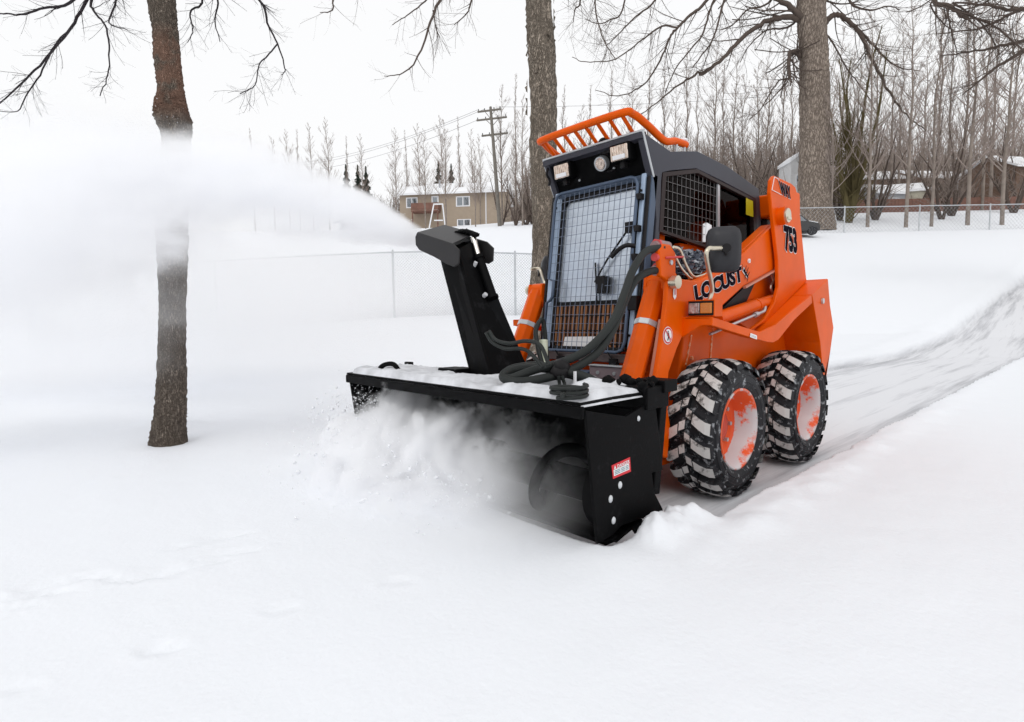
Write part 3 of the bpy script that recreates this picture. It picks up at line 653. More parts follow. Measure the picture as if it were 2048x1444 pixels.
def von(px, py):
    """pixel on the sloping visor face"""
    r = Vector(ray(px, py)); o = Vector(CAM); p0 = Vector((VT[0], 0, VT[1])); t = (p0 - o).dot(vn) / r.dot(vn); return o + r * t
RV = Matrix((vn, vy, vu)).transposed()
def headlamp(px, py, wd, ht):
    c = von(px, py) + vn * .03; rot = Matrix.Rotation(rad(8), 3, 'Y') @ Matrix.Identity(3)
    n2 = Vector((1, 0, -.16)).normalized(); u2 = Vector((.16, 0, 1)).normalized(); R2 = Matrix((n2, vy, u2)).transposed()
    mb = MB(); mb.box(c, (.07, wd + .02, ht + .02), 0, R2); o = mb.build('headlight', [BLACK], skid, .012)
    mb = MB(); mb.box(c + n2 * .034, (.012, wd, ht), 0, R2); mb.build('lamp_lens', [LENS], o, .006)
    mb = MB(); cc = c + n2 * .0415
    for k in range(7): mb.box(cc + vy * (wd * (k - 3) / 7.2), (.003, .004, ht * .9), 0, R2)
    mb.box(cc - u2 * ht * .28 + n2 * .001, (.003, wd * .72, ht * .28), 1, R2); mb.build_split('lens_facet', [plain('pale_facet', (.75, .62, .52), .2, metal=.3), WHITE], o)
    mb = MB(); mb.box(c - u2 * (ht / 2 + .025), (.03, .03, .03), 0, R2); mb.build('lamp_bracket', [DARK], o)
headlamp(1251, 303, .115, .082); headlamp(1136, 340, .115, .082)
c = von(1207, 325); mb = MB(); prof = [(0, .04), (.03, .042), (.036, .036)]
mb.tube([c, c + vn * .035], [.042, .042], 28, 0); o = mb.build('work_lamp', [GALV], skid, .003)
mb = MB(); mb.tube([c + vn * .035, c + vn * .040], [.034, .030], 28, 0); mb.build('lamp_lens', [LENS], o)
c = von(1209, 292); mb = MB(); mb.tube([c, c + vn * .010], [.048, .044], 28, 0); mb.tube([c + vn * .010, c + vn * .012], [.03, .03], 24, 0); mb.build('speaker', [DARK], skid)
mb = MB()
for a in ((1161, 306), (1276, 270), (1229, 336), (1160, 360)): p = von(*a); mb.cyl(p, p + vn * .008, .007, 8, 0)
p = von(1231, 338); mb.tube(smooth_path([p + vn * .01, p + vn * .03 - vy * .02, p + vn * .012 - vy * .05], 4), .005, 6, 1)
p = von(1100, 335); mb.tube(smooth_path([p + vn * .02, p + vn * .05 - vu * .03, p + vn * .04 - vu * .07, p + vn * .06 - vu * .1], 4), .008, 6, 1)
mb.build_split('fastener', [GALV, DARK], visor)
# roof rack
FR = [onY(1372, 289, .345), onY(1343, 290, .345)]
xf = 1.44; zf = 2.055
rp = []
for s in (1, -1):
    side = [Vector((.86, s * .345, 2.025)), Vector((.98, s * .345, 2.022)), Vector((1.10, s * .345, 2.00)), Vector((1.27, s * .345, 2.045)), Vector((1.39, s * .33, 2.082)), Vector((1.445, s * .27, 2.085))]
    rp += side if s > 0 else [Vector((v.x, v.y, v.z)) for v in side[::-1]]
mb = MB(); mb.tube(smooth_path(rp, 6), .021, 12)
for k in range(8):
    y = -.29 + .58 * k / 7; mb.tube([(1.44, y, 2.08), (1.33, y, 2.005)], .011, 8)
rack = mb.build('roof_rack', ORG, skid)
mb = MB()
for s in (1, -1):
    for x in (.88, .97): mb.cyl((x, s * .345, 1.96), (x, s * .345, 2.05), .010, 8)
mb.build_split('rack_bolt', [GALV], rack)
mb = MB(); mb.ico((.88, .345, 2.05), (.03, .02, .012), 0, 2); mb.ico((1.33, -.36, 1.99), (.03, .02, .015), 0, 2); mb.build_split('snow_cap', [SNOWPATCH], rack)
# front door
D0, D1 = Vector((1.306, 0, 1.775)), Vector((1.438, 0, .792)); dn = Vector((D0.z - D1.z, 0, -(D0.x - D1.x))).normalized()
dd = (D1 - D0)
def dp(v, y, off=0.): return D0 + dd * v + Vector((0, y, 0)) + dn * off      # v 0 top .. 1 bottom
mb = MB()   # outer door frame
yo, yi = .352, .285
for s in (1, -1):
    mb.beam(dp(-.02, s * .335, -.075), dp(1.03, s * .335, -.075), .06, .07, 0, (0, 1, 0))
    mb.beam(dp(-.02, s * .325, -.035), dp(.98, s * .325, -.035), .018, .03, 1, (0, 1, 0))
    mb.beam(dp(-.0, s * .358, -.035), dp(.99, s * .358, -.035), .016, .02, 2, (0, 1, 0))
mb.beam(dp(.02, -.305, -.03), dp(.98, -.305, -.03), .012, .05, 1, (0, 1, 0)); mb.beam(dp(.0, -.36, -.07), dp(.0, .36, -.07), .05, .05, 0)
mb.beam(dp(1.03, -.36, -.06), dp(1.03, .36, -.06), .06, .05, 3)
door = mb.build('door_frame', [STEELBLUE, PALEBLUE, DARK, plain('grey_brown_sill', (.10, .075, .075), .4)], skid, .006)
mb = MB()   # rubber seal, rounded
pts = []
for (v, y) in ((.03, -.25), (.03, .25), (.07, .288), (.93, .288), (.985, .25), (.985, -.25), (.93, -.288), (.07, -.288), (.03, -.25)): pts.append(dp(v, y, -.045))
mb.tube(pts, .017, 8); mb.build('door_seal', [DARK], door)
mb = MB(); mb.prism([dp(.03, -.28, -.06), dp(.03, .28, -.06), dp(.70, .28, -.06), dp(.70, -.28, -.06)], dn * -.005); mb.build('door_glass', [DOORGLASS], door)
mb = MB(); mb.prism([dp(.70, -.28, -.062), dp(.70, .28, -.062), dp(.99, .28, -.062), dp(.99, -.28, -.062)], dn * -.01, 0)  # brown panel and ribs model the slatted reflection in the lower glass
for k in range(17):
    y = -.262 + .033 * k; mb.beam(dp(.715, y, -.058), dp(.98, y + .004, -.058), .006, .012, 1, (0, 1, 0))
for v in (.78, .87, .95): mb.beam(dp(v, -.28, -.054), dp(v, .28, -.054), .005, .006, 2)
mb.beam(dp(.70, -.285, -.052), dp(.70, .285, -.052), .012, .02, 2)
lowrefl = mb.build('modelled_door_reflection', [BROWN, TAN, DARK], door)
mb = MB(); mb.prism([dp(.912, -.17, -.045), dp(.905, .15, -.045), dp(.975, .155, -.045), dp(.98, -.18, -.045)], dn * .002); mb.build('white_decal', [STICKERWHITE], lowrefl)
# wiper
mb = MB(); mb.tube([dp(.30, .24, -.03), dp(.45, .12, -.03), dp(.58, .03, -.04)], [.006, .006, .004], 6); mb.beam(dp(.46, .02, -.045), dp(.72, .06, -.045), .008, .014); mb.box(dp(.28, .26, -.03), (.03, .05, .06)); mb.box(dp(.60, .10, -.03), (.05, .06, .10)); mb.build('wiper', [DARK], door)
# hinges, latch
mb = MB()
for v in (.12, .30, .46): mb.box(dp(v, .325, -.01), (.04, .03, .035))
mb.tube(smooth_path([dp(.40, .325, .0), dp(.40, .29, .03), dp(.42, .25, .04), dp(.46, .20, .04)], 5), .013, 8); mb.box(dp(.72, .345, -.01), (.05, .06, .08)); mb.build_split('door_latch', [DARK], door, .003)
# wire guard in front of the door
mb = MB(); Wd = .31
def gpath():
    c = .05; P = []
    seq = [(.0, -Wd + c), (.0, Wd - c), (.012, Wd - .015), (.05, Wd), (.94, Wd), (.985, Wd - .015), (1., Wd - c), (1., -Wd), (.70, -Wd), (.685, -Wd + .03), (.66, -Wd + .045), (.56, -Wd + .045), (.545, -Wd), (.05, -Wd), (.012, -Wd + .015), (.0, -Wd + c)]
    return [dp(v, y, 0) for v, y in seq]
mb.tube(gpath(), .010, 8, 0)
for k in range(1, 16):
    y = -Wd + 2 * Wd * k / 16; mb.beam(dp(.005, y, -.006), dp(.995, y, -.006), .0026, .0026, 1)
for k in range(1, 18):
    v = k / 18; yl = -Wd if not (.54 < v < .7) else -Wd + .04; mb.beam(dp(v, yl, -.011), dp(v, Wd, -.011), .0026, .0026, 1)
for y in (-.2, .2): mb.beam(dp(1., y, 0), dp(1.06, y + .03, -.03), .03, .006, 2); mb.box(dp(1.055, y + .03, -.025), (.03, .05, .04), 2)
for s in (1, -1):
    for v in (.08, .9): mb.beam(dp(v, s * Wd, 0), dp(v, s * (Wd + .02), -.05), .012, .012, 2)
mb.build('door_mesh_guard', [STEELBLUE, plain('guard_wire', (.16, .19, .26), .35, metal=.2), DARK], skid)
# cab inside: seat, jug, levers, orange side consoles, an added dark board and orange panel
mb = MB(); mb.box((.35, 0, 1.06), (.46, .44, .12)); mb.box((.62, -.31, 1.62), (.9, .01, .34)); mb.box((.30, 0, 1.52), (.12, .44, .74), 0, Matrix.Rotation(rad(-8), 3, 'Y')); mb.build('seat_and_blackout_board', [DARK], skid, .03)  # thin far-side board is added to block the window and darken the cab
mb = MB()
for s in (1, -1): mb.box((.55, s * .29, 1.35), (.62, .05, .19)); mb.box((1.06, s * .29, 1.42), (.06, .05, .18))
mb.box((.02, -.30, 1.56), (.30, .04, .40)); mb.build_split('console_and_reflection_panel', ORG, skid, .01)  # far orange box is added, imitates arm and tower reflected in the glass
mb = MB(); c = onY(1399, 462, .295); mb.tube([c + Vector((0, 0, -.08)), c + Vector((0, 0, .03)), c + Vector((0, 0, .055)), c + Vector((0, 0, .06))], [.075, .075, .04, .03], 16, 0); mb.cyl(c + Vector((0, 0, .06)), c + Vector((0, 0, .10)), .022, 12, 1); mb.build('washer_jug', [WHITE, DARK], skid)
mb = MB()
for s in (1, -1): mb.tube([(.95, s * .2, 1.02), (.9, s * .2, 1.2), (.86, s * .18, 1.34)], .012, 8); mb.ico((.86, s * .18, 1.36), .03, 0, 2)
mb.build_split('control_lever', [DARK], skid)
# ---- WHEELS
def tyre_mb():
    mb = MB(); W = .135
    prof = [(-W + .02, .222), (-W + .003, .25), (-W, .29), (-W + .012, .325), (-W + .035, .343), (0, .350), (W - .035, .343), (W - .012, .325), (W, .29), (W - .003, .25), (W - .02, .222)]
    mb.latheY(prof, 72)
    for y, r in ((W + .001, .262), (W + .001, .30)):
        mb.latheY([(y - .004, r - .006), (y + .002, r), (y - .004, r + .006)], 60, 0)
    N = 19
    for side in (1, -1):
        for k in range(N):
            th0 = 2 * math.pi * (k + (0 if side > 0 else .5)) / N
            # (across, lag angle, width angle, top radius)
            secs = [(.000, .00, .060, .380), (.032, .04, .060, .382), (.038, .075, .070, .3825), (.072, .135, .074, .380), (.105, .185, .080, .374), (.130, .205, .084, .362)]
            for lo, hi in ((0, 1), (2, 5)):
                vs = []; K = hi - lo + 1
                for (wv, lag, wd, rt) in secs[lo:hi + 1]:
                    for (dth, rr_) in ((-wd * 1.35, .336), (-wd, rt), (wd, rt), (wd * 1.35, .336)):
                        a = th0 - lag + dth * 1.0; vs.append((math.cos(a) * rr_, side * (wv + (.008 if rr_ < .34 and wv > .12 else 0)), math.sin(a) * rr_))
                fs = []; ms = []
                for i in range(K - 1):
                    q = i * 4
                    for j in range(3): fs.append((q + j, q + j + 1, q + 5 + j, q + 4 + j)); ms.append(1 if j == 1 else 0)
                fs += [(0, 1, 2, 3), tuple((K - 1) * 4 + j for j in (3, 2, 1, 0))]; ms += [0, 0]
                for f, m_ in zip(fs, ms): pass
                k0 = len(mb.v); mb.v += vs
                for f, m_ in zip(fs, ms): mb.f.append([k0 + i for i in f]); mb.m.append(m_); mb.sm.append(False)
    return mb
RIM = mat('rim_orange_with_snow'); t = RIM.node_tree; b = pbsdf(RIM); b.inputs['Roughness'].default_value = .4
tc = t.nodes.new("ShaderNodeTexCoord"); n = t.nodes.new("ShaderNodeTexNoise"); n.inputs['Scale'].default_value = 7; n.inputs['Detail'].default_value = 8; n.inputs['Roughness'].default_value = .65; t.links.new(tc.outputs['Object'], n.inputs[0])
at = t.nodes.new("ShaderNodeAttribute"); at.attribute_name = 'caked'
ad = t.nodes.new("ShaderNodeMath"); ad.operation = 'ADD'; t.links.new(n.outputs[0], ad.inputs[0]); t.links.new(at.outputs['Fac'], ad.inputs[1])
r_ = t.nodes.new("ShaderNodeMapRange"); r_.inputs[1].default_value = .81; r_.inputs[2].default_value = .88; t.links.new(ad.outputs[0], r_.inputs[0])
mm = t.nodes.new("ShaderNodeMix"); mm.data_type = 'RGBA'; mm.inputs[6].default_value = (.80, .085, .003, 1); mm.inputs[7].default_value = (.60, .56, .57, 1); t.links.new(r_.outputs[0], mm.inputs[0]); t.links.new(mm.outputs[2], b.inputs['Base Color'])
def rim_parts(parent):
    mb = MB(); mb.latheY([(.10, .226), (.122, .224), (.122, .212), (.095, .205), (.07, .192), (.005, .188), (-.005, .18), (-.012, .17), (-.018, .02)], 56)
    o = mb.build('rim', [RIM], parent)
    a = o.data.attributes.new('caked', 'FLOAT', 'POINT')
    vals = []
    for v in o.data.vertices:
        r = math.hypot(v.co.x, v.co.z); vals.append(.36 if r > .183 else (.02 if r > .17 else -.2))
    a.data.foreach_set('value', vals)
    mb = MB(); mb.latheY([(-.02, .09), (.012, .085), (.02, .05), (.02, .001)], 28)
    mb.build('hub', [plain('hub_red', (.55, .04, .01), .4)], parent)
    mb = MB()
    for k in range(8):
        a_ = 2 * math.pi * k / 8; p = Vector((math.cos(a_) * .125, -.018, math.sin(a_) * .125)); mb.cyl(p, p + Vector((0, .03, 0)), .012, 8)
    mb.build_split('wheel_nut', [GALV], parent)
wheel = None
for i, (x, s) in enumerate(((1.035, 1), (0, 1), (1.035, -1), (0, -1))):
    if wheel is None:
        mb = MB(); mb.latheY([(-.13, .001), (-.13, .10), (-.03, .10), (-.03, .2)], 32)
        wheel = MB.build(mb, 'wheel', [ORANGE]); tmb = tyre_mb(); tyr = tmb.build('tyre', [RUBBER, LUG]); tyr.parent = wheel
        for o in [tyr]: pass
        rim_parts(wheel); wch = list(wheel.children)
        w_ = wheel
    else:
        w_ = wheel.copy(); COL.objects.link(w_)
        for ch in wch: c2 = ch.copy(); COL.objects.link(c2); c2.parent = w_
    w_.parent = skid; w_.location = (x - .5, s * .668, .372); w_.rotation_euler = (0, rad((0, 7, 3, 12)[i]), 0 if s > 0 else math.pi)
    if s < 0: w_.rotation_euler = (0, rad(5), math.pi)
# axle stubs
mb = MB()
for x in (0, 1.035): mb.cyl((x, -.56, .37), (x, .56, .37), .09, 20)
mb.build('axle', [DARK], skid)
# ---- thick hydraulic hoses from the couplers to the blower
def hp(*L): return smooth_path([onD(a, b, d) for a, b, d in L], 7)
mb = MB()
mb.tube(hp((1325, 495, 2.80), (1292, 503, 2.72), (1266, 540, 2.62), (1246, 595, 2.55), (1224, 645, 2.50), (1180, 695, 2.44), (1130, 722, 2.40), (1065, 741, 2.36), (1020, 757, 2.34), (1008, 748, 2.40), (1030, 736, 2.46), (1075, 731, 2.46), (1110, 738, 2.40)), .019, 12)
mb.tube(hp((1325, 541, 2.82), (1300, 543, 2.76), (1272, 560, 2.68), (1250, 600, 2.60), (1228, 655, 2.52), (1195, 705, 2.46), (1140, 741, 2.40), (1085, 757, 2.34), (1030, 764, 2.30), (1006, 754, 2.34), (1022, 741, 2.40), (1070, 735, 2.42), (1115, 742, 2.40), (1160, 750, 2.38), (1200, 768, 2.35), (1228, 788, 2.33), (1246, 806, 2.32)), .019, 12)
mb.tube(hp((1110, 742, 2.42), (1165, 757, 2.40), (1205, 780, 2.37), (1235, 802, 2.35)), .019, 10)
hoses = mb.build('hydraulic_hose', [HOSE], skid)
mb = MB()
for a, d in (((1122, 734), 2.38), ((1119, 744), 2.37)):
    p = onD(*a, d); mb.ico(p, (.05, .03, .035), 0, 2, .15)
p = onD(1150, 752, 2.36); mb.beam(p + Vector((0, 0, .02)), p + Vector((0, 0, -.03)), .008, .012, 1); mb.build('hose_tie', [DARK, WHITE], hoses)
mb = MB(); mb.tube(hp((1086, 735, 2.9), (1075, 690, 2.95), (1072, 660, 3.0), (1085, 640, 3.05), (1092, 690, 3.05), (1095, 735, 3.0)), .013, 8); mb.tube([onD(1087, 680, 3.02), onD(1087, 742, 3.0)], .025, 10, 1); mb.build_split('side_hose', [HOSE, plain('pale_fitting', (.62, .66, .52), .4)], skid)

# ================================================================== THE SNOW BLOWER
blow = thing('snow_blower', (2.25, 0, .10), 'black snow blower attachment with tall chute throwing snow ahead of the orange loader', 'snow blower')
WB2 = .889
mb = MB()
# back shell: top plate, curved back
prof = [(2.49, .672), (2.30, .675), (2.06, .672), (2.03, .60), (2.03, .30), (2.10, .17), (2.28, .13)]
for i in range(len(prof) - 1):
    (x0, z0), (x1, z1) = prof[i], prof[i + 1]; d = Vector((x1 - x0, 0, z1 - z0)).normalized(); nn = Vector((-d.z, 0, d.x)) * -.012
    mb.prism([(x0, -WB2, z0), (x0, WB2 - .013, z0), (x1, WB2 - .013, z1), (x1, -WB2, z1)], nn)
mb.box((2.488, 0, .650), (.018, 2 * WB2 - .004, .044))
mb.box((2.30, 0, .135), (.08, 2 * WB2 - .03, .02))
house = mb.build('housing', [BLACK], blow, .004)
SP = XZ(((1171, 821), (1200, 826), (1252, 833), (1310, 798), (1314, 830), (1324, 915), (1326, 940), (1304, 946), (1309, 985), (1326, 1018), (1326, 1030), (1290, 1035), (1243, 1052), (1226, 1070), (1195, 1089)), WB2)
def endplate(s):
    mb = MB(); mb.plateY(SP, s * (WB2 - .012), s * WB2); o = mb.build('end_plate', [BLACK], blow, .003)
    if s > 0:
        mb = MB()
        for a, r in (((1240, 970), .012), ((1221, 998), .012), ((1227, 1041), .012), ((1277, 837), .009)):
            p = onY(*a, WB2); mb.ico(p, (r, .006, r * 1.25), 0, 2)
        for a in ((1275, 1043), (1285, 1050)): p = onY(*a, WB2); mb.ico(p + Vector((0, .06, 0)), (.006, .006, .008), 0, 2)
        mb.build_split('end_plate_bolt', [plain('painted_bolt_head', (.6, .62, .64), .5)], o)
        q = [onY(a, b, WB2 + .002) for a, b in ((1223, 931), (1260, 914), (1262, 943), (1226, 958))]; mb = MB(); mb.add(q, [(0, 1, 2, 3)], 0); e = mb.build('danger_label', [RED], o)
        mb = MB(); q = [onY(a, b, WB2 + .0035) for a, b in ((1227, 940), (1258, 926.5), (1259, 939), (1228, 952.5))]; mb.add(q, [(0, 1, 2, 3)], 0)
        for k in (0, 1, 2):
            a0 = .2 + .25 * k; L0 = q[0].lerp(q[3], a0); L1 = q[1].lerp(q[2], a0); dn_ = (q[3] - q[0]) * .10
            for u0, u1 in ((.06, .4), (.46, .7), (.75, .94)): A_, B_ = L0.lerp(L1, u0), L0.lerp(L1, u1); y = Vector((0, .001, 0)); mb.add([A_ + y, B_ + y, B_ + dn_ + y, A_ + dn_ + y], [(0, 1, 2, 3)], 1)
        mb.build('label_text_panel', [STICKERWHITE, TEAL], e)
        f0, f1, f2 = onY(1233.5, 936, WB2), onY(1258, 925.5, WB2), onY(1233, 929, WB2)
        lettering('DANGER', (f0, f1 - f0, f2 - f0), [STICKERWHITE], 'lettering', e, lift=.0035, bold=.02)
        tri = [onY(a, b, WB2 + .0036) for a, b in ((1228, 938.5), (1232.5, 936.6), (1230, 930.5))]; mb = MB(); mb.add(tri, [(0, 1, 2)], 0); mb.build('warning_triangle', [STICKERWHITE], e)
both(endplate)
# mounting ears, rear flange
mb = MB(); mb.box((2.03, .80, .66), (.16, .20, .09)); mb.box((1.95, .84, .70), (.10, .14, .05)); mb.box((1.985, .86, .45), (.05, .05, .40), 0, Matrix.Rotation(rad(-8), 3, 'Y'))
rng = random.Random(9)
for k in range(16): mb.ico((2.05 + rng.uniform(-.1, .1), .80 + rng.uniform(-.1, .1), .715 + rng.uniform(-.005, .012)), rng.uniform(.012, .03), 0, 1, .3, rng)
mb.box((1.93, 0, .45), (.06, 1.1, .5)); mb.box((2.12, -.80, .70), (.03, .06, .06)); mb.box((2.3, -.80, .695), (.05, .10, .03))
mb.build('hitch_frame', [BLACK], blow, .008)
mb = MB(); mb.tube(smooth_path([(2.40, -.70, .68), (2.38, -.66, .73), (2.36, -.58, .74), (2.34, -.54, .69)], 5), .014, 8); mb.build('lifting_eye', [BLACK], blow)
# skid shoe at the near foot
mb = MB(); mb.prism([(2.22, WB2 + .012, .165), (2.06, WB2 + .012, .20), (1.99, WB2 + .012, .17), (2.18, WB2 + .012, .12)], (0, .03, 0)); mb.build('skid_shoe', [BLACK], blow, .006)
# auger
mb = MB(); ax, az = 2.25, .305
mb.tube([(ax, -WB2 + .02, az), (ax, WB2 - .02, az)], .066, 24)
mb.tube([(ax, .80, az), (ax, .86, az)], [.14, .14], 32)
mb.tube([(ax, -.16, az), (ax, .16, az)], [.10, .10], 28)
def flight(y0, y1, turns, ph, hand):
    n = int(30 * turns); vs = []; fs = []
    for i in range(n + 1):
        t_ = i / n; a = ph + hand * 2 * math.pi * turns * t_; y = y0 + (y1 - y0) * t_
        for dy in (-.006, .006):
            for r_ in (.10, .158): vs.append((ax + math.cos(a) * r_, y + dy, az + math.sin(a) * r_))
    for i in range(n):
        a, b = i * 4, (i + 1) * 4
        for p, q in ((0, 1), (1, 3), (3, 2), (2, 0)): fs.append((a + p, a + q, b + q, b + p))
    mb.add(vs, fs, 0, True)
    for k in range(int(turns * 3) + 1):
        t_ = k / (turns * 3.001); a = ph + hand * 2 * math.pi * turns * t_; y = y0 + (y1 - y0) * t_; mb.beam((ax + math.cos(a) * .06, y, az + math.sin(a) * .06), (ax + math.cos(a) * .13, y, az + math.sin(a) * .13), .03, .02)
flight(.40, .74, 1.3, 2.9, 1); flight(-.16, -.86, 1.6, .6, -1)
mb.build('auger', [BLACK], blow)
# chute
T = {}
Bq = [Vector((2.165, -.135, .67)), Vector((2.20, .073, .67)), Vector((1.915, .07, .67)), Vector((1.89, -.135, .67))]
Tq = [onX(877, 520, 2.20), onX(913, 500, 2.20), onX(948, 480, 2.02), onX(925, 480, 2.02)]
Tq[0].z = 1.34; Tq[3].z = 1.42
mb = MB(); vs = Bq + Tq; mb.add(vs, [(0, 1, 5, 4), (1, 2, 6, 5), (2, 3, 7, 6), (3, 0, 4, 7)], 0)
th = [v + (Vector((2.04, -.03, v.z)) - v) * .05 for v in vs]; mb.add(th, [(4, 5, 1, 0), (5, 6, 2, 1), (6, 7, 3, 2), (7, 4, 0, 3)], 0)
mb.tube([(2.04, -.03, .665), (2.04, -.03, .70)], [.19, .18], 32)
mb.box((2.20, -.22, .70), (.12, .16, .06))
chute = mb.build('chute', [BLACK], blow, .006)
fl_, fr_, bl_, br_ = onX(834, 464, 2.23), onX(905, 487, 2.23), onX(889, 449, 1.99), onX(950, 466, 1.99)
mb = MB(); thk = Vector((0, 0, -.008))
mb.prism([fl_, fr_, br_, bl_], thk)
front = [fl_, fr_] + [onX(a, b, 2.23) for a, b in ((918, 500), (917, 528), (908, 534), (890, 527), (868, 514), (838, 500), (831, 490), (830, 474))]
mb.prism(front, (-.010, 0, 0))
back = [Vector((1.99, p.y + .0, p.z + .03)) for p in front]; mb.prism(back, (.010, 0, 0))
defl = mb.build('deflector', [plain('black_deflector_paint', (.022, .021, .022), .45, bump=.06, bscale=200, spec=.25)], chute, .005)
mb = MB(); p = onX(928, 468, 2.06)
for k in range(14):
    a = k / 13; mb.ico(onX(913 + 38 * a, 476 - 13 * math.sin(math.pi * (.25 + a * .6)), 2.05), (.022, .022, .016), 0, 1, .2, rng)
mb.build('deflector_hinge', [BLACK], chute)
a0, a1, a2 = onX(947, 476, 2.05), onX(957, 512, 2.06), onX(985, 592, 2.06)
mb = MB(); mb.cyl(a0, a1, .016, 12, 1); mb.cyl(a1, a2, .024, 14, 0); mb.cyl(a1, a1 + (a2 - a1) * .08, .03, 14, 0); mb.cyl(a2, a2 + (a2 - a1) * .06, .03, 14, 0)
mb.build('deflector_cylinder', [BLACK, CHROME], chute)
mb = MB()
mb.tube(smooth_path([onX(a, b, 2.10) for a, b in ((952, 524), (944, 545), (946, 570), (956, 610), (962, 650))], 5), .010, 8, 0)
mb.tube(smooth_path([onX(a, b, 2.10) for a, b in ((972, 588), (962, 600), (960, 625), (966, 650), (972, 655))], 5), .012, 8, 0)
mb.box(onX(974, 655, 2.10), (.05, .06, .04), 1); mb.build('chute_pipe', [plain('snowy_pipe', (.55, .56, .58), .6), GALV], chute)
for (pts) in (((978, 662), (992, 680), (1020, 687), (1050, 682), (1080, 690), (1098, 730)), ((972, 665), (985, 685), (1010, 697), (1045, 698), (1065, 710), (1085, 735))):
    mb = MB(); L = smooth_path([onD(a, b, 2.42 - .0015 * (a - 978)) for a, b in pts], 6); mb.tube(L, .0085, 8); mb.build('thin_hose', [HOSE], chute)
# coil of cable and lying snow on the deck
mb = MB(); pts = []
c0 = onZ(1138, 792, .70)
for k in range(50):
    a = 2 * math.pi * k / 20; pts.append(c0 + Vector((math.cos(a) * .065, math.sin(a) * .065, .004 * k / 5)))
mb.tube(pts, .008, 6)
mb.tube(smooth_path([onD(1117, 752, 2.33), onD(1120, 775, 2.3), onZ(1125, 792, .72)], 5), .008, 6); mb.tube(smooth_path([onD(1124, 752, 2.33), onD(1130, 772, 2.3), onZ(1128, 790, .72)], 5), .008, 6); mb.build('cable_coil', [HOSE], blow)
mb = MB(); ng = 60; vs = []; mg = 22
for i in range(ng + 1):
    for j in range(mg + 1):
        y = -.86 + 1.74 * i / ng; x = 2.045 + .443 * j / mg
        h = .674 + .03 * float(sstep(.50, .70, fbm(np.array(x * 5.), np.array(y * 3. + 9), 3) + .32)) + .05 * math.exp(-((x - 2.1) / .09) ** 2 - ((y - .35) / .25) ** 2)
        h += .030 * float(fbm(np.array(x * 30.), np.array(y * 30.), 2))
        e = min(1, (2.488 - x) / .02) * min(1, (x - 2.045) / .03) * min(1, (y + .86) / .02) * min(1, (.88 - y) / .02)
        hole = math.exp(-(((x - 2.2) / .10) ** 2 + ((y - .50) / .09) ** 2) ** 2); ch = math.exp(-(((x - 2.04) / .20) ** 2 + ((y + .03) / .2) ** 2) ** 4)
        vs.append((x, y, .668 + (h - .668) * max(0, e) * (1 - .9 * hole) * (1 - ch)))
mb.add(vs, [(i * (mg + 1) + j, (i + 1) * (mg + 1) + j, (i + 1) * (mg + 1) + j + 1, i * (mg + 1) + j + 1) for i in range(ng) for j in range(mg)], 0, True)
mb.build('deck_snow', [plain('deck_snow_grey', (.62, .63, .66), .8, bump=.6, bscale=50, var=.22, vscale=9)], blow)

# ================================================================== TREES NEAR BY
def twigs(mb, pts, rads, rng, n, ln, droop, rend=.3, m=0, depth=1, plane=None, curl=.5):
    """side twigs along a limb, curving back upward at their ends"""
    N = len(pts)
    for i in range(n):
        t_ = rng.uniform(.12, 1); k = min(int(t_ * (N - 1)), N - 2); p = pts[k].lerp(pts[k + 1], rng.random()); d = (pts[k + 1] - pts[k]).normalized()
        a = d.orthogonal().normalized(); a.rotate(Matrix.Rotation(rng.uniform(0, 6.28), 3, d)); dirv = (d * rng.uniform(.3, 1.0) + a * rng.uniform(.5, 1.1) + Vector((0, 0, droop * rng.uniform(.2, 1)))).normalized()
        L = ln * rng.uniform(.45, 1.2) * (1.15 - .5 * t_); q = [p]; st = 6; cv = Vector((rng.uniform(-.3, .3), rng.uniform(-.3, .3), curl * rng.uniform(.3, 1)))
        for s_ in range(st):
            dirv = (dirv + cv * (.32 * s_ / st) + Vector((rng.uniform(-.12, .12), rng.uniform(-.12, .12), rng.uniform(-.1, .1)))).normalized(); q.append(q[-1] + dirv * (L / st))
        r = rads[k] * rng.uniform(.22, .38)
        mb.tube(q, [max(r * (1 - .75 * j / st), rads[-1] * .35) for j in range(st + 1)], 4, m, False)
        if depth > 0: twigs(mb, q, [max(r * (1 - .75 * j / st), rads[-1] * .35) for j in range(st + 1)], rng, max(2, n // 5), ln * .5, droop * .6, rend, m, depth - 1, plane, curl)
def lumpy_trunk(mb, pts, rads, rng, seg=28, lump=.06, sub=10, flare=True):
    P = smooth_path(pts, sub); R = np.interp(np.linspace(0, 1, len(P)), np.linspace(0, 1, len(rads)), rads); vs = []
    ph = rng.uniform(0, 50)
    for i, (p, r) in enumerate(zip(P, R)):
        for k in range(seg):
            a = 2 * math.pi * k / seg; e = 1 + lump * (2 * float(vnoise(np.array(math.cos(a) * 3 + ph + 30), np.array(p.z * 2.2 / max(R[0], .05) * .12 + math.sin(a) * 3 + 30))) - 1) + lump * .5 * rng.uniform(-1, 1)
            vs.append(p + Vector((math.cos(a), math.sin(a), 0)) * r * e)
    n = len(P); mb.add(vs, [(i * seg + k, i * seg + (k + 1) % seg, (i + 1) * seg + (k + 1) % seg, (i + 1) * seg + k) for i in range(n - 1) for k in range(seg)] + [tuple(range((n - 1) * seg, n * seg))], 0, True)
    return P, R
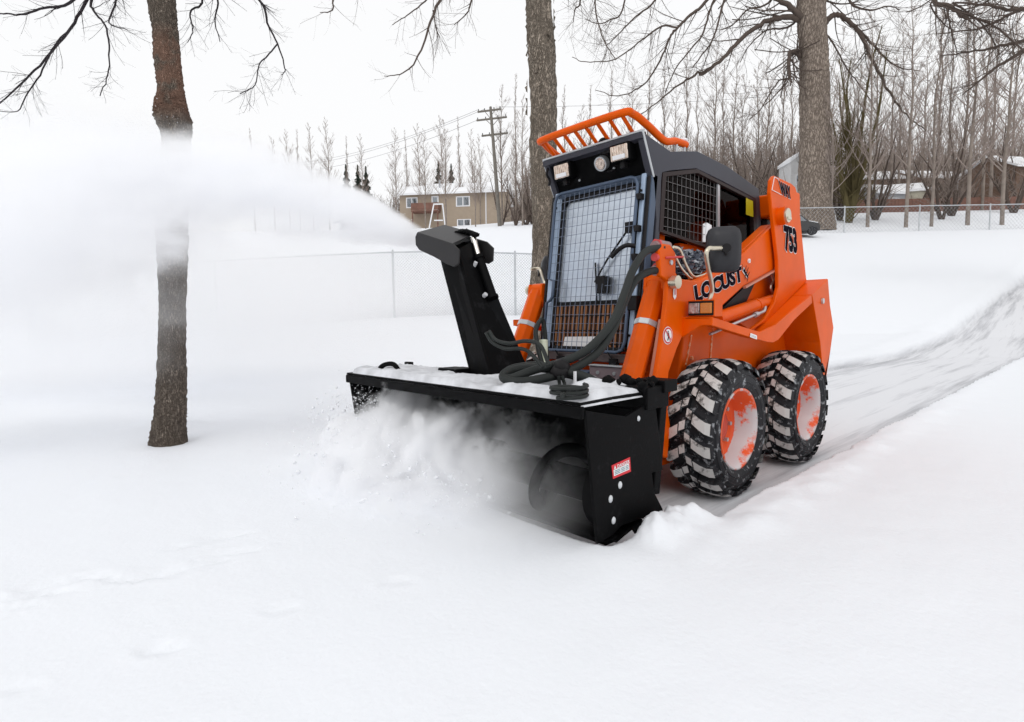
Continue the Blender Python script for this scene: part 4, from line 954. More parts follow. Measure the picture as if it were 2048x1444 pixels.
def traced_limbs(tree, name, D, limbs, material, seed, n, ln, wr, droop=-.3, dj=.35, depth=1, curl=.6):
    rng = random.Random(seed); wr_ = .78
    for li, L in enumerate(limbs):
        mb = MB(); d0 = D + rng.uniform(-dj, dj) * .3; d1 = D + rng.uniform(-dj, dj); m_ = len(L)
        pts = smooth_path([onD(a, b, d0 + (d1 - d0) * i / (m_ - 1)) for i, (a, b, *_) in enumerate(L)], 5); w0, w1 = L[0][2], L[-1][2]
        rads = [wr_ * pix_h(D, (w0 + (w1 - w0) * i / (len(pts) - 1))) / 2 for i in range(len(pts))]
        for i in range(1, len(pts) - 1): pts[i] = pts[i] + Vector([rng.uniform(-1, 1) for _ in range(3)]) * rads[0] * .35
        mb.tube(pts, rads, 7, 0); twigs(mb, pts, rads, rng, n, ln, droop, depth=depth, curl=curl); mb.build(name, [material], tree)
# --- left tree, close to the lane
DL = 3.85
def zpx(px, py, D): return onD(px, py, D)
base = zpx(338, 892, DL); gzb = gz(base.x, base.y)
T1 = thing('bare_tree', (base.x, base.y, gzb), 'slim bare tree with a reddish stripped trunk standing in the blown snow', 'tree')
mb = MB(); rng = random.Random(5)
TPW = [(337, 915, 36), (337, 885, 34), (340, 850, 30), (343, 800, 27.5), (344.5, 700, 24.5), (346.5, 600, 23.5), (346, 500, 26), (345, 440, 27), (350, 340, 25), (353, 275, 25), (346, 238, 33), (342, 212, 29), (342, 180, 23), (335, 120, 23), (330, 60, 22), (322, 0, 25), (316, -120, 20), (310, -300, 15)]
tp = [(a, b) for a, b, c in TPW]; tw = [c for a, b, c in TPW]
lumpy_trunk(mb, [zpx(a, b, DL) for a, b in tp], [pix_h(DL, x) for x in tw], rng, 40, .13, 14)
for a, b in ((334, 60), (346, 190)):   # knots
    p = zpx(a, b, DL - pix_h(DL, 24)); mb.ico(p, (.012, .012, .018), 0, 2, .3, rng)
for k in range(26):                    # peeling bark flakes at the edges
    y = rng.uniform(5, 235); sgn = rng.choice((-1, 1, 1)); x = np.interp(y, [60, 235], [328, 346]) + sgn * 24; p = zpx(x, y, DL); d = Vector(RH) * sgn
    mb.add([p, p + Vector((0, 0, rng.uniform(.03, .06))), p + d * rng.uniform(.006, .014) + Vector((0, 0, rng.uniform(.0, .05)))], [(0, 1, 2)])
mb.build('trunk', [BARKL], T1)
limbsL = [[(318, -150, 10), (250, -80, 9), (178, -5, 7), (140, 60, 6), (80, 130, 5), (30, 178, 4), (-20, 225, 3)],
          [(318, -170, 8), (240, -100, 7), (186, -4, 5), (190, 25, 4), (210, 50, 4), (218, 100, 3.5), (216, 150, 3), (200, 192, 2)],
          [(316, -120, 9), (230, -70, 7), (140, 5, 5), (90, 15, 4), (40, 30, 3), (0, 28, 3), (-40, 50, 2)],
          [(140, 60, 5), (110, 90, 4), (80, 150, 3), (55, 185, 2.5), (35, 222, 2), (0, 222, 1.8)],
          [(318, -150, 9), (400, -90, 7), (515, -3, 6), (535, 45, 5), (555, 88, 4.5), (570, 135, 3), (563, 150, 2)],
          [(555, 88, 4), (535, 112, 3), (518, 130, 3), (510, 170, 2.5), (480, 188, 2)],
          [(318, -160, 8), (370, -80, 6), (405, -2, 4), (380, 25, 3), (386, 60, 2.5), (375, 85, 2)],
          [(318, -160, 8), (390, -90, 6), (435, -4, 4), (430, 40, 3), (440, 84, 2)],
          [(225, -60, 6), (232, 0, 4), (218, 45, 3), (255, 60, 2)]]
traced_limbs(T1, 'branch', DL, limbsL, TWIGNEAR, 21, 20, .22, .3, -.5, .45, 1, .2)
# --- middle tree, behind the cab
DM = 7.6; base = place(1085, DM)
T2 = thing('bare_tree', tuple(base), 'thick bare tree trunk with grey brown bark rising right behind the cab', 'tree')
mb = MB(); zt = [base + Vector((0, 0, -.1))] + [zpx(a, b, DM) for a, b in ((1092, 520), (1088, 330), (1086, 200), (1083, 100), (1077, 0), (1070, -160), (1066, -350))]
lumpy_trunk(mb, zt, [pix_h(DM, x) for x in (38, 29, 26, 25.5, 26, 23.5, 20, 15)], random.Random(8), 40, .14, 14)
rng = random.Random(4)
for a, b in ((1100, 68), (1072, 140)): p = zpx(a, b, DM - pix_h(DM, 26)); mb.ico(p, (.03, .03, .04), 0, 2, .25, rng)
for k in range(30):
    y = rng.uniform(0, 240); sgn = rng.choice((-1, 1)); p = zpx(1081 + sgn * 26, y, DM); d = Vector(RH) * sgn; mb.add([p, p + Vector((0, 0, rng.uniform(.06, .14))), p + d * rng.uniform(.015, .04) + Vector((0, 0, rng.uniform(.0, .12)))], [(0, 1, 2)])
mb.build('trunk', [BARKM], T2)
limbsM = [[(1068, -250, 9), (980, -130, 7), (885, -6, 5), (866, 30, 4), (850, 80, 3.5), (828, 128, 3), (800, 148, 2.5), (768, 152, 1.6)],
          [(980, -130, 6), (900, -50, 4), (850, 2, 3), (815, 30, 2.4), (785, 50, 2)],
          [(1068, -250, 8), (1000, -130, 5), (945, -4, 3), (935, 25, 2.5), (908, 50, 2)],
          [(1068, -230, 8), (990, -110, 5), (700, -25, 3), (665, 20, 2), (640, 25, 1.5)],
          [(866, 20, 4), (872, 55, 3), (880, 75, 2)],
          [(1068, -240, 8), (1130, -80, 5), (1160, 0, 3.5), (1150, 20, 2.5), (1147, 44, 1.6)]]
traced_limbs(T2, 'branch', DM, limbsM, TWIG, 31, 16, .5, .3, -.5, .8, 1, .25)
# --- big old tree right of the cab
DR = 44.; base = place(1628, DR)
T3 = thing('bare_tree', tuple(base), 'big old bare tree with a furrowed trunk and drooping limbs right of the cab', 'tree')
mb = MB(); zt = [base + Vector((0, 0, -.3))] + [zpx(a, b, DR) for a, b in ((1629, 390), (1629, 250), (1627, 120), (1622, 40), (1622, -40), (1628, -200), (1634, -420))]
lumpy_trunk(mb, zt, [pix_h(DR, x) for x in (34, 30, 27.5, 25.5, 25, 24, 18, 12)], random.Random(6), 40, .10, 14)
mb.build('trunk', [BARKR], T3)
limbsR = [[(1606, 42, 15), (1570, 34, 13), (1530, 44, 12), (1485, 75, 11), (1448, 115, 10), (1408, 147, 9), (1395, 146, 6), (1365, 165, 4), (1320, 200, 3), (1275, 236, 2)],
          [(1605, 35, 15), (1580, 15, 13), (1550, -5, 12), (1500, -40, 10), (1440, -50, 8)],
          [(1440, -50, 9), (1410, 5, 9), (1380, 30, 8), (1355, 55, 7), (1340, 75, 6), (1325, 110, 5), (1300, 155, 4), (1270, 180, 3), (1235, 192, 2.4), (1190, 180, 1.6)],
          [(1355, 55, 5), (1325, 53, 5), (1290, 75, 4), (1255, 102, 3.5), (1225, 120, 3), (1170, 124, 2.4), (1144, 114, 1.5)],
          [(1445, -40, 6), (1420, 20, 5), (1405, 70, 4), (1380, 100, 3.5), (1350, 140, 3), (1330, 185, 2.2)],
          [(1460, -40, 6), (1440, 30, 4), (1425, 80, 3.5), (1400, 115, 3), (1385, 135, 2.4)],
          [(1330, -60, 6), (1310, 0, 4), (1270, 35, 3.5), (1235, 70, 3), (1212, 92, 2)], [(1200, -60, 5), (1190, 0, 3.5), (1195, 40, 3), (1210, 85, 2.5), (1232, 120, 2)],
          [(1260, -70, 5), (1245, 20, 3.5), (1220, 40, 3), (1195, 47, 2), (1170, 38, 1.5)],
          [(1605, 118, 13), (1590, 104, 13), (1579, 108, 12), (1577, 130, 11), (1578, 158, 8)], [(1577, 157, 4), (1558, 162, 4), (1538, 190, 3.5), (1520, 220, 3), (1498, 240, 2)],
          [(1645, 50, 15), (1660, 34, 13), (1675, 30, 12), (1695, 38, 10), (1720, 65, 8), (1738, 105, 7), (1755, 140, 6), (1775, 180, 5), (1800, 215, 4), (1830, 245, 3), (1852, 262, 2)],
          [(1640, 5, 16), (1655, -10, 14), (1680, -60, 10)], [(1718, 60, 7), (1745, 88, 5), (1770, 115, 4), (1800, 135, 3), (1840, 142, 2)],
          [(1648, 62, 5), (1665, 85, 4), (1690, 130, 3), (1715, 165, 2.5), (1745, 205, 2)], [(1605, 30, 6), (1575, 55, 4), (1535, 60, 3), (1500, 90, 2.5), (1480, 125, 2)],
          [(1560, -20, 6), (1530, 10, 4), (1495, 20, 3.4), (1465, 50, 3), (1440, 60, 2)], [(1690, -50, 7), (1700, 5, 5), (1740, 20, 4), (1775, 12, 3), (1800, 20, 2)]]
traced_limbs(T3, 'limb', DR, limbsR, TWIG, 41, 24, 3.6, .3, -.35, 1.6, 1, .55)
# --- tree standing outside the frame on the right, limbs reaching in
DX = 19.; base = place(2230, DX)
T4 = thing('bare_tree', tuple(base), 'bare tree beyond the old tree whose limbs reach in over the field', 'tree')
mb = MB(); zt = [base + Vector((0, 0, -.3))] + [zpx(a, b, DX) for a, b in ((2230, 300), (2226, 100), (2215, -100), (2210, -400))]
lumpy_trunk(mb, zt, [pix_h(DX, x) for x in (40, 33, 28, 22, 14)], random.Random(16), 24, .05); mb.build('trunk', [BARKR], T4)
limbsX = [[(2218, -60, 16), (2080, -60, 14), (1950, -50, 12), (1868, -2, 12), (1900, 16, 12), (1935, 38, 9)], [(1900, 16, 6), (1960, 40, 5), (2000, 60, 4.4), (2050, 105, 4)], [(1893, 15, 5), (1900, 50, 4), (1906, 75, 3), (1915, 110, 2)],
          [(2224, 60, 14), (2120, 70, 10), (2050, 82, 7), (2000, 92, 5), (1950, 102, 4), (1880, 112, 2.5)], [(2224, 40, 14), (2120, 60, 9), (2048, 100, 6), (2000, 130, 5), (1960, 160, 4), (1925, 190, 3)],
          [(2222, 0, 14), (2120, 0, 10), (2040, 20, 7), (1980, 10, 5), (1910, 5, 4)], [(2222, 10, 12), (2120, 20, 8), (2045, 18, 6), (1990, 45, 4), (1940, 60, 3), (1870, 68, 2)],
          [(1905, 5, 5), (1950, 35, 4), (1980, 70, 3), (2000, 110, 2)], [(1868, -2, 5), (1862, 12, 3), (1880, 40, 2.5), (1905, 62, 2)]]
traced_limbs(T4, 'limb', DX, limbsX, TWIG, 51, 22, 1.8, .3, -.2, 1.2, 1, .45)

# ================================================================== FENCES
def chainlink(name, A, B, H, posts, pitch, wr, label, z_of, railr=.022):
    root = thing(name, tuple(A), label, 'fence'); L = (Vector((B[0] - A[0], B[1] - A[1], 0))).length; d = Vector((B[0] - A[0], B[1] - A[1], 0)) / L; n = int(L / .9) + 1
    gp = lambda s: Vector((A[0] + d.x * s, A[1] + d.y * s, z_of(A[0] + d.x * s, A[1] + d.y * s)))
    mb = MB(); mb.tube([gp(L * i / n) + Vector((0, 0, H)) for i in range(n + 1)], railr, 8); mb.build('top_rail', [GALV], root)
    for s in posts:
        mb = MB(); p = gp(s * L); mb.cyl(p + Vector((0, 0, -.2)), p + Vector((0, 0, H + .04)), railr * 1.35, 10); mb.ico(p + Vector((0, 0, H + .05)), railr * 1.5, 0, 1); mb.build('post', [GALV], root)
    mb = MB(); k = int((L + H) / pitch)
    for sg in (1, -1):
        for i in range(-int(H / pitch) if sg > 0 else 0, k):
            s0 = i * pitch; a0, a1 = (s0, s0 + H) if sg > 0 else (s0, s0 - H); lo, hi = 0., H
            def clip(a0, a1):
                t0, t1 = 0., 1.; da = a1 - a0
                ts = sorted(((0 - a0) / da, (L - a0) / da)); return max(t0, ts[0]), min(t1, ts[1])
            t0, t1 = clip(a0, a1)
            if t1 - t0 < .02: continue
            p = gp(a0 + (a1 - a0) * t0) + Vector((0, 0, H * t0)); q = gp(a0 + (a1 - a0) * t1) + Vector((0, 0, H * t1)); pm = gp(a0 + (a1 - a0) * (t0 + t1) / 2) + Vector((0, 0, H * (t0 + t1) / 2)); off = Vector((0, .003 * sg, 0)); mb.tube([p + off, pm + off, q + off], wr, 3, 0, False)
    mb.build('wire_mesh', [plain('mesh_wire', (.42, .44, .46), .5, metal=.3)], root); return root
A, B = place(60, 13.6), place(1100, 16.9)
chainlink('chain_link_fence', A, B, 1.85, [0, .315, .655, .92, 1], .085, .0042, 'grey chain link fence half veiled by drifting snow behind the blower', gz)
A, B = place(1560, 41.0), place(2150, 42.5)
chainlink('chain_link_fence', A, B, 1.85, [.02, .2, .447, .683, .92], .3, .006, 'long low chain link fence across the hillside beyond the field', gz, .035)

# ================================================================== FAR TREES
def poplar(seed, H, spread, up, nb, r0=.16, nsub=5, first=.18):
    rng = random.Random(seed); tm = MB(); cm = MB()
    P = [Vector((rng.uniform(-.1, .1) * i * .35, rng.uniform(-.1, .1) * i * .35, H * i / 7 - .4 * (i == 0))) for i in range(8)]; R = [r0 * (1 - .93 * i / 7) for i in range(8)]; tm.tube(P, R, 7)
    for b in range(nb):
        t_ = first + (1 - first) * (b + rng.random()) / nb * .98; z = t_ * H; k = min(int(t_ * 7), 6); p = P[k].lerp(P[k + 1], t_ * 7 - k); a = rng.uniform(0, 6.28)
        L = spread * H * (1.05 - t_) ** .7 * rng.uniform(.5, 1.15); d = Vector((math.cos(a), math.sin(a), up * rng.uniform(.7, 1.3))).normalized(); q = [p]
        for s_ in range(5): d = (d + Vector((rng.uniform(-.1, .1), rng.uniform(-.1, .1), .11 * up))).normalized(); q.append(q[-1] + d * L / 5)
        rb = max(R[k] * .42, .012); rr = [max(rb * (1 - .8 * j / 5), .006) for j in range(6)]; cm.tube(q, rr, 4, 0, False)
        for c in range(nsub):
            j = rng.randint(1, 4); dd = (d + Vector((rng.uniform(-.8, .8), rng.uniform(-.8, .8), rng.uniform(-.1, .8)))).normalized(); l2 = L * rng.uniform(.2, .5); e = q[j]; m1 = e + dd * l2 * .5; m2 = m1 + (dd + Vector((0, 0, .35))).normalized() * l2 * .5
            cm.tube([e, m1, m2], [rr[j] * .6, .008, .004], 3, 0, False)
            for _ in range(2):
                d3 = (dd + Vector((rng.uniform(-.7, .7), rng.uniform(-.7, .7), rng.uniform(0, .7)))).normalized(); cm.tube([m1, m1 + d3 * l2 * .5], [.006, .003], 3, 0, False)
    return tm, cm
def proto(name, tm, cm, tmat, cmat):
    t_ = tm.build('trunk', [tmat]); c_ = cm.build('crown', [cmat]); r = bpy.data.objects.new(name, None); COL.objects.link(r); t_.parent = r; c_.parent = r; return r
def spawn(pr, used, loc, sc, rz, label, cat, group=None, sz=None):
    if pr.name in used:
        r = pr.copy(); COL.objects.link(r)
        for c in pr.children: d = c.copy(); COL.objects.link(d); d.parent = r
        for key in list(r.keys()): del r[key]
    else: r = pr; used.add(pr.name)
    r.location = loc; r.scale = (sc, sc, sz or sc); r.rotation_euler = (0, 0, rz); tag(r, label, cat, group); return r
used = set()
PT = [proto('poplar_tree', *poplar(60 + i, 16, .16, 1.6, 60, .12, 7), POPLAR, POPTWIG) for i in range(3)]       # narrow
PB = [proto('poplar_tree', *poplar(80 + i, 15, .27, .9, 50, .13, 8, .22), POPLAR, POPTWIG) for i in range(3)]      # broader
rng = random.Random(77)
# row right at the far fence
row = [(1655, 44, 13, 'slim poplar at the far fence, nearest the big old tree'), (1727, 44.5, 17, 'second bare poplar along the far fence from the big old tree'), (1803, 44, 18, 'straight bare poplar just left of a far fence post'), (1853, 44.5, 17, 'bare poplar right of the far fence post it nearly touches'), (1924, 45, 19.5, 'stout bare poplar midway along the right of the far fence'), (1992, 45, 19, 'bare poplar at the right end of the far fence')]
for i, (px, D, H, lab) in enumerate(row):
    p = place(px, D); spawn((PB if i != 3 else PT)[i % 3], used, p, H / 15.5, rng.uniform(0, 6), lab, 'tree', 'poplars standing along the far fence')
G1 = 'tall bare poplars on the hill beyond the far fence'
lab1 = 'tall thin bare poplar among many on the hillside behind the cab and far fence'
xs = [1128, 1160, 1185, 1225, 1262, 1290, 1318, 1345, 1368, 1395, 1418, 1440, 1462, 1480, 1505, 1528, 1550, 1570, 1590, 1668, 1690, 1705, 1740, 1765, 1782, 1835, 1862, 1880, 1905, 1945, 1962, 2010, 2030, 2050, 2070]
def nth(i): return ('first', 'second', 'third', 'fourth', 'fifth', 'sixth', 'seventh', 'eighth', 'ninth', 'tenth', 'eleventh', 'twelfth', 'thirteenth', 'fourteenth', 'fifteenth', 'sixteenth', 'seventeenth', 'eighteenth', 'nineteenth', 'twentieth')[i]
nl = sum(x < 1620 for x in xs)
for i, px in enumerate(xs):
    lab1 = nth(nl - 1 - i) + ' tall hillside poplar to the left of the big old tree' if px < 1620 else nth(i - nl) + ' tall hillside poplar to the right of the big old tree'
    D = rng.uniform(56, 74); p = place(px + rng.uniform(-6, 6), D)
    top = np.interp(px, [1128, 1250, 1400, 1600, 1750, 1850, 1960, 2070], [205, 170, 110, 120, 60, 20, 10, -20]) + rng.uniform(-30, 60); ybase = CY + 0; zt = CAM[2] + (643 - top) / F * D; H = max(5, zt - p.z)
    spawn((PT if rng.random() < .72 else PB)[rng.randrange(3)], used, p, H / 16 * .95, rng.uniform(0, 6), lab1, 'tree', G1, H / 16)
lab2 = 'bare tree in the line behind the beige house and utility pole'
L2 = (521, 560, 590, 610, 636, 668, 705, 735, 800, 822, 846, 890, 925, 950, 965, 1008, 1035, 1048)
for i, (px, top) in enumerate([(521, 268), (560, 275), (590, 262), (610, 270), (636, 248), (668, 240), (705, 285), (735, 270), (800, 262), (822, 275), (846, 250), (890, 238), (925, 250), (950, 262), (1008, 182), (1035, 172), (1048, 200), (965, 275)]):
    lab2 = nth(sorted(L2).index(px)) + ' bare skyline tree rightward from the snow plume edge, behind house and pole'
    D = rng.uniform(70, 84) if px < 990 else rng.uniform(52, 60); p = place(px, D); zt = CAM[2] + (643 - top) / F * D; H = max(4, zt - p.z); spawn((PB if i % 3 else PT)[i % 3], used, p, H / 15.5 * .9, rng.uniform(0, 6), lab2, 'tree', 'bare trees behind the house and pole', H / 15.5)
# trees in front of the house
for px, D, top, lab in ((857, 62, 265, 'small bare tree in front of the left half of the beige house'), (897, 60, 245, 'bare tree in front of the house balcony'), (955, 58, 300, 'forked bare tree in front of the house corner by the windows')):
    p = place(px, D); zt = CAM[2] + (643 - top) / F * D; spawn(PB[px % 3], used, p, (zt - p.z) / 15.5, rng.uniform(0, 6), lab, 'tree')
# multi-stemmed trees
def clump(seed, n, H, lean, mat_):
    r = random.Random(seed); tm = MB(); cm = MB()
    for k in range(n):
        a = 2 * math.pi * k / n + r.uniform(-.3, .3); d = Vector((math.cos(a) * lean, math.sin(a) * lean, 1)).normalized(); P = [Vector((0, 0, -.3))]; hh = H * r.uniform(.7, 1.1)
        for s_ in range(6): d = (d + Vector((r.uniform(-.12, .12), r.uniform(-.12, .12), .04))).normalized(); P.append(P[-1] + d * hh / 6)
        R = [H * .016 * (1 - .85 * j / 6) for j in range(7)]; tm.tube(P, R, 6); twigs(cm, P, [x * .8 for x in R], r, 26, H * .2, .25, depth=1, curl=.35)
    return tm, cm
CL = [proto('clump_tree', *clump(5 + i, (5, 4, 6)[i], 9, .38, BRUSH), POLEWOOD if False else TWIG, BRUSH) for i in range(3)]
for px, D, H, lab in ((1672, 50, 9, 'dark leaning multi-stemmed tree behind the old tree trunk'), (1742, 50, 9, 'dark forked tree beside the grey shed'), (1873, 50, 9.5, 'spreading many-stemmed tree behind the far fence post')):
    spawn(CL[px % 3], used, place(px, D), H / 9, rng.uniform(0, 6), lab, 'tree')
lab3 = 'brown leafless thicket tree in the dense brush on the hillside'
for i in range(60):
    px = rng.uniform(1110, 2080); D = rng.uniform(52, 84)
    if 1590 < px < 1660 and D < 55: D = 60
    H = rng.uniform(5.5, 9.5); spawn(CL[i % 3], used, place(px, D), H / 9 * 1.15, rng.uniform(0, 6), lab3, 'tree', 'leafless thicket trees on the hillside', H / 9)
for i in range(16):
    px = rng.choice((rng.uniform(985, 1100), rng.uniform(760, 990))); D = rng.uniform(52, 60) if px > 1005 else rng.uniform(86, 96); H = rng.uniform(4.5, 7); spawn(CL[i % 3], used, place(px, D), H / 9 * 1.1, rng.uniform(0, 6), 'low brown leafless tree around the beige house', 'tree', 'leafless low trees around the house', H / 9)
# olive-stemmed willow next to the old tree
tm, cm = clump(44, 9, 15, .10, OLIVE); pr = proto('willow_tree', tm, cm, OLIVE, OLIVE); spawn(pr, used, place(1690, 48), .95, 0, 'upright olive brown willow clump right of the old tree', 'tree', None, 1.05)
# far-off wood that reads as one mass
mb = MB(); r = random.Random(12)
for i in range(6200):
    px = r.uniform(700, 2300); D = r.uniform(88, 118); p = place(px, D); h = r.uniform(3., 12) * (1.0 if px > 1050 else .62); q = p + Vector((r.uniform(-1, 1), r.uniform(-1, 1), h)); m1 = p.lerp(q, .55) + Vector((r.uniform(-.6, .6), r.uniform(-.6, .6), 0)); mb.tube([p, m1, q], [.075, .05, .015], 3, 0, False)
    for k in range(4): a = p.lerp(q, r.uniform(.25, .95)); mb.tube([a, a + Vector((r.uniform(-1.4, 1.4), r.uniform(-1.4, 1.4), r.uniform(.3, 1.6)))], [.03, .01], 3, 0, False)
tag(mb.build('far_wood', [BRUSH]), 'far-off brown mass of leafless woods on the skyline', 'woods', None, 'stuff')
# spruces
def spruce(seed, H):
    r = random.Random(seed); tm = MB(); cm = MB(); tm.tube([(0, 0, -.3), (0, 0, H)], [.12, .02], 6)
    n = 1300
    for i in range(n):
        t_ = r.random() ** .8; z = H * (.06 + .94 * t_); R = H * .24 * (1 - t_) * (.72 + .28 * math.sin(t_ * 60)) + .05; a = r.uniform(0, 6.28); L = R * r.uniform(.55, 1.08); d = Vector((math.cos(a), math.sin(a), -.28 + .5 * t_)); p = Vector((0, 0, z)) + d * L * .35; e = Vector((0, 0, z)) + d * L; w_ = Vector((-math.sin(a), math.cos(a), 0)) * (.07 + .05 * R); cm.add([p - w_, e + Vector((0, 0, -.06)), p + w_, p.lerp(e, .5) + Vector((0, 0, .06))], [(0, 1, 3), (1, 2, 3), (0, 1, 2)])
    return tm, cm
SPR = [proto('spruce_tree', *spruce(i, 7), TWIG, SPRUCE) for i in range(2)]
for i, (px, top, lab) in enumerate(((703, 334, 'leftmost dark spruce beside the snow plume'), (726, 335, 'dark spruce second from the snow plume'), (742, 338, 'small dark spruce closest to the house roof end'), (884, 330, 'dark spruce rising behind the middle of the house roof'), (909, 335, 'dark spruce behind the right part of the house roof'))):
    D = 92; p = place(px, D); zt = CAM[2] + (643 - top) / F * D; spawn(SPR[i % 2], used, p, max(3.5, zt - p.z) / 7, i, lab, 'tree')

# ================================================================== HOUSES, POLE, SHEDS
def facing(px, D, turn=0.):
    p = place(px, D); R_ = Matrix.Rotation(turn, 3, 'Z'); u = R_ @ Vector(RH); v = R_ @ Vector(VH); return p, u, v
def house(name, px, D, W, depth, wallh, roofh, wallm, label, cat, turn=0., wins=(), gable_front=False, zoff=0., over=.4, extra=None):
    p, u, v = facing(px, D, turn); p.z += zoff; up = Vector((0, 0, 1)); root = thing(name, tuple(p), label, cat); P = lambda a, b, c: p + u * a + v * b + up * c
    mb = MB(); h = W / 2; mb.prism([P(-h, 0, -1.5), P(h, 0, -1.5), P(h, 0, wallh), P(-h, 0, wallh)], v * depth, 0)
    if gable_front:
        for b in (0.0, depth - .05): mb.prism([P(-h, b, wallh), P(h, b, wallh), P(0, b, wallh + roofh)], v * .05, 0)
    else:
        for a in (-h, h - .05): mb.prism([P(a, 0, wallh), P(a, depth, wallh), P(a, depth / 2, wallh + roofh)], u * .05, 0)
    mb.build('wall', [wallm], root)
    mb = MB(); o = over; th = up * .28
    if gable_front:
        for s in (1, -1): k = roofh / h * o; mb.prism([P(s * (h + o), -o, wallh - k), P(s * (h + o), depth + o, wallh - k), P(0, depth + o, wallh + roofh), P(0, -o, wallh + roofh)], th)
    else:
        k = roofh / (depth / 2) * o; mb.prism([P(-h - o, -o, wallh - k), P(h + o, -o, wallh - k), P(h + o, depth / 2, wallh + roofh), P(-h - o, depth / 2, wallh + roofh)], th); mb.prism([P(-h - o, depth + o, wallh - k), P(h + o, depth + o, wallh - k), P(h + o, depth / 2, wallh + roofh), P(-h - o, depth / 2, wallh + roofh)], th)
    mb.build('roof', [ROOFSNOW], root)
    for (a, c, w_, h_) in wins:
        mb = MB(); mb.prism([P(a - w_ / 2, -.06, c - h_ / 2), P(a + w_ / 2, -.06, c - h_ / 2), P(a + w_ / 2, -.06, c + h_ / 2), P(a - w_ / 2, -.06, c + h_ / 2)], v * .06); f_ = mb.build('window', [WHITE], root)
        mb = MB()
        for s in (-1, 1): cc = a + s * w_ * .225; ww = w_ * .19; hh = h_ * .40; mb.prism([P(cc - ww, -.075, c - hh), P(cc + ww, -.075, c - hh), P(cc + ww, -.075, c + hh), P(cc - ww, -.075, c + hh)], v * .012)
        mb.build('pane', [CLEARGLASS], f_)
    if extra: extra(root, P, u, v, up)
    return root
DH = 75.; M_ = lambda n: pix_h(DH, n)
hb = place(915, DH).z; want = CAM[2] + (643 - 462) / F * DH
def hx(root, P, u, v, up):
    # balcony, ladder slide, corner board, vent pipe
    mb = MB(); mb.prism([P(-5.1, -1.6, 2.5), P(-1.5, -1.6, 2.5), P(-1.5, -1.6, 3.4), P(-5.1, -1.6, 3.4)], v * .08, 0); mb.prism([P(-1.5, -1.6, 2.5), P(-1.5, 0, 2.5), P(-1.5, 0, 3.4), P(-1.5, -1.6, 3.4)], u * .08, 0); mb.prism([P(-5.1, -1.6, 2.3), P(-1.5, -1.6, 2.3), P(-1.5, 0, 2.3), P(-5.1, 0, 2.3)], up * .15, 0)
    for a in (-5., -1.6): mb.prism([P(a, -1.6, -1), P(a + .15, -1.6, -1), P(a + .15, -1.6, 2.3), P(a, -1.6, 2.3)], v * .15, 0)
    mb.build('balcony', [REDWOOD], root)
    mb = MB(); mb.beam(P(4.7, -.05, 0), P(4.7, -.05, 5.0), .14, .10); mb.build('downpipe', [WHITE], root)
    mb = MB(); mb.cyl(P(-2, 2, 5.2), P(-2, 2, 7.2), .13, 10); mb.build('vent_pipe', [GREYSIDE], root)
    mb = MB(); mb.prism([P(-2.7, -.06, 2.6), P(-1.7, -.06, 2.6), P(-1.7, -.06, 4.6), P(-2.7, -.06, 4.6)], v * .06); d_ = mb.build('door', [WHITE], root)
    mb = MB(); mb.prism([P(-2.5, -.075, 3.2), P(-1.9, -.075, 3.2), P(-1.9, -.075, 4.4), P(-2.5, -.075, 4.4)], v * .012); mb.build('pane', [CLEARGLASS], d_)
house('beige_house', 908, DH, 14.2, 9, 4.95, 2.1, SIDING, 'beige two storey house with snowy roof and red brown balcony', 'house', rad(-6), ((1.6, 3.75, 1.9, 1.35), (1.7, .95, 1.9, .9), (-5.4, 3.8, 1.6, 1.4)), False, want - hb, .5, hx)
mb = MB(); p, u, v = facing(880, 70); p.z = gz(p.x, p.y)
A_ = lambda a, c, b=0: p + u * a + Vector((0, 0, c)) + v * b
mb.beam(A_(-1.1, -.3), A_(-.4, 2.9), .14, .14); mb.beam(A_(1.0, -.3), A_(.7, 2.9), .14, .14); mb.beam(A_(-.45, 2.9), A_(.75, 2.9), .14, .14); mb.beam(A_(-.4, .9), A_(.7, .9), .3, .1)
tag(mb.build('swing_frame', [ROOFSNOW]), 'small snow covered play frame below the house balcony', 'play frame')
# utility pole
DP = 55.; pb = place(1003, DP); up_ = thing('utility_pole', tuple(pb), 'grey wooden utility pole with three crossarms beside the house', 'utility pole')
ptop = onD(981, 214, DP); mb = MB(); mb.tube([pb + Vector((0, 0, -.3)), pb.lerp(ptop, .5), ptop], [.20, .17, .13], 12); mb.build('pole', [POLEWOOD], up_)
uu = Vector(RH); arms = [((955, 224), (1002, 218)), ((953, 241), (1014, 234)), ((963, 272), (1016, 266))]; ends = []
for a, b in arms:
    A_, B_ = onD(*a, DP - .1), onD(*b, DP - .1); mb = MB(); mb.beam(A_, B_, .12, .16); mb.beam(A_.lerp(B_, .3), A_.lerp(B_, .52) + Vector((0, 0, -.7)), .05, .05); mb.beam(A_.lerp(B_, .75), A_.lerp(B_, .52) + Vector((0, 0, -.7)), .05, .05); ar = mb.build('crossarm', [POLEWOOD], up_)
    mb = MB()
    for t_ in (.04, .3, .7, .96): q = A_.lerp(B_, t_); mb.cyl(q + Vector((0, 0, .08)), q + Vector((0, 0, .26)), .045, 8)
    mb.build_split('insulator', [DARK], ar); ends.append((A_, B_))
def wire(a, b, sag, label, r=.018):
    pts = [a.lerp(b, i / 24) + Vector((0, 0, -sag * 4 * (i / 24) * (1 - i / 24))) for i in range(25)]; mb = MB(); mb.tube(pts, r, 4); tag(mb.build('power_line', [plain('line_grey', (.25, .25, .26), .6)]), label, 'power line', 'overhead power lines')
far = onD(560, 345, 92)
wl = 'thin overhead line running down left from the pole top behind the snow plume'
